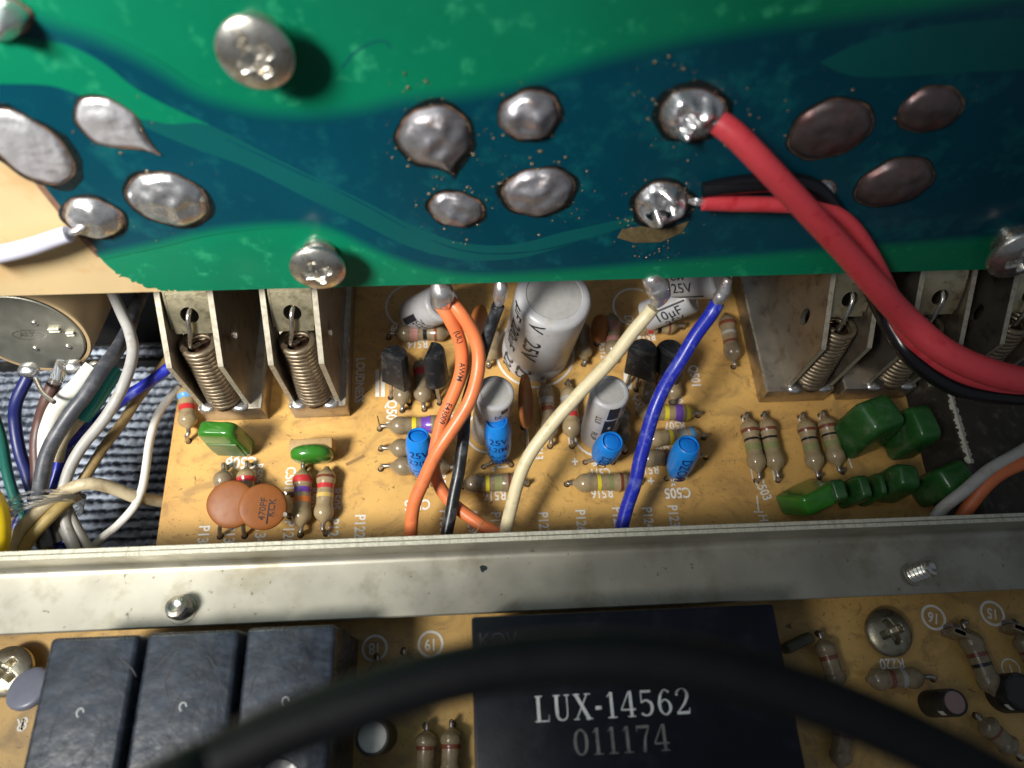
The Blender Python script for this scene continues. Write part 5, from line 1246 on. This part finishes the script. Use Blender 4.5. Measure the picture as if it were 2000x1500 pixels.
RS((1604, 1246), (1640, 1345), [(0.4, 'brown', 0.08)], 'dim resistor beside the right end of the black module', (1598, 1238), None, bd=board2, mat=m_resistd)
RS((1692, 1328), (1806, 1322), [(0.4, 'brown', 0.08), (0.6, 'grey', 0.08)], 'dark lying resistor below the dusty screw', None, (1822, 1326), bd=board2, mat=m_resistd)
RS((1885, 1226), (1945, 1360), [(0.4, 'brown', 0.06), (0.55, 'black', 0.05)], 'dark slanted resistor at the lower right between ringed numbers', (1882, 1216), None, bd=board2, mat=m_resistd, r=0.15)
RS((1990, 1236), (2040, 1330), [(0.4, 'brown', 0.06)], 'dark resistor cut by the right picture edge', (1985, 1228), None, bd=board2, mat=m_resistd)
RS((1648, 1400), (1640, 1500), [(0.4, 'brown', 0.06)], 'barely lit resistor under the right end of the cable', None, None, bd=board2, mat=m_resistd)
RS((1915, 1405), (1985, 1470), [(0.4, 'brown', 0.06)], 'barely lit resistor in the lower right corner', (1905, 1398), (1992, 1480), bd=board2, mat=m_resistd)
def dark_can(u, v_, zt, r, label, topmat, bu=None):
    top = P(u, v_, zt); base = Vector((top.x, top.y, 0))
    t = thing('sleeved_capacitor', label, 'capacitor', base)
    prof = [(r, 0), (r, zt - 0.04), (r * 0.94, zt), (r * 0.82, zt), (r * 0.81, zt - 0.015)]
    v, f = lathe(prof, 32); mobj('sleeve', v, f, m_black, t, 0.7)
    v, f = lathe([(r * 0.82, zt - 0.03), (r * 0.8, zt - 0.01), (0, zt - 0.006)], 32); mobj('can_top', v, f, topmat, t, 0.7)
    can_patch(t, r, PI + 0.55, PI + 0.95, zt * 0.65, zt * 0.85, m_silk)
dark_can(727, 1440, 0.85, 0.20, 'black sleeved capacitor with silver top below the cable', m_canmetal)
dark_can(1866, 1372, 0.55, 0.165, 'black sleeved capacitor with pinkish top at the lower right', M('pinkish_top', (0.30, 0.19, 0.175), 0.6))
dark_can(1998, 1352, 0.4, 0.24, 'black sleeved capacitor at the right picture edge', M('dark_top', (0.04, 0.035, 0.03), 0.5))
p = P(592, 1500, 0.9); t = pillow(Vector((p.x, p.y, 0.03)), (0.3, 0.45, 0.95), yaw(0), 'yellow capped component under the cable by the third relay', M('yellow_dip', (0.55, 0.40, 0.04), 0.4), 'yellow_capacitor'); del t['group']
bm = bbox_bm(0.42, 0.14, 0.25, 0.05, 3); o = bmobj('terminal_tab', bm, M('olive_tab', (0.08, 0.075, 0.045), 0.5), None, 0.6); o.location = P(1550, 1258, 0.02); o.rotation_euler.z = 0.35
tag(o, 'dark olive tab at the right end of the black module', 'tab')
for i, (u, v_) in enumerate([(1848, 1240), (1962, 1232)]):
    p = P(u, v_, 0.0); t = thing('wiring_post', ['small brown wiring post below the left of the ringed numbers at right', 'small brown wiring post below the rightmost ringed number'][i], 'post', p, yaw(-25), 'wiring posts on the lower board')
    bm = bbox_bm(0.16, 0.09, 0.32, 0.01, 1); bmobj('upright', bm, m_resistd, t)
    bm = bbox_bm(0.3, 0.07, 0.07, 0.01, 1); bmesh.ops.translate(bm, vec=(0.06, 0.0, 0.25), verts=bm.verts); bmobj('cross_arm', bm, m_resistd, t)
    v, f = tube([Vector((-0.02, 0.1, 0.0)), Vector((-0.02, 0.1, 0.2)), Vector((0.0, 0.02, 0.3))], 0.04, 8); mobj('soldered_wire', v, f, m_solderd, t, 2)

# ------------------------------------------------------------------ heavy black cable in front
zc = 6.4
o = wire3('thick blurred black cable arching across the foreground', [P(-900, 2500, 3.0), P(-250, 1950, 5.4)] + [P(u, v_, zc) for u, v_ in [(250, 1590), (420, 1492), (560, 1424), (720, 1365), (880, 1318), (1040, 1290), (1200, 1284), (1360, 1300), (1520, 1342), (1680, 1400), (1830, 1468), (1980, 1550), (2120, 1640)]] + [P(2600, 2000, 5.6), P(3200, 2600, 3.5)], [0.127, 0.127], m_cable, 24, cat_='cable')
o.name = 'power_cable'

# a pale hair caught on the rail lip
pw = cat([P(928, 1040, 1.38), P(945, 1018, 1.3), P(962, 1002, 1.1), P(972, 992, 0.9)], 6)
v, f = tube([q - pw[0] for q in pw], 0.006, 5); o = mobj('hair', v, f, WIRE['tan'], None, 2); o.location = pw[0]; tag(o, 'thin pale hair caught on the rail lip beside the orange wire', 'hair')
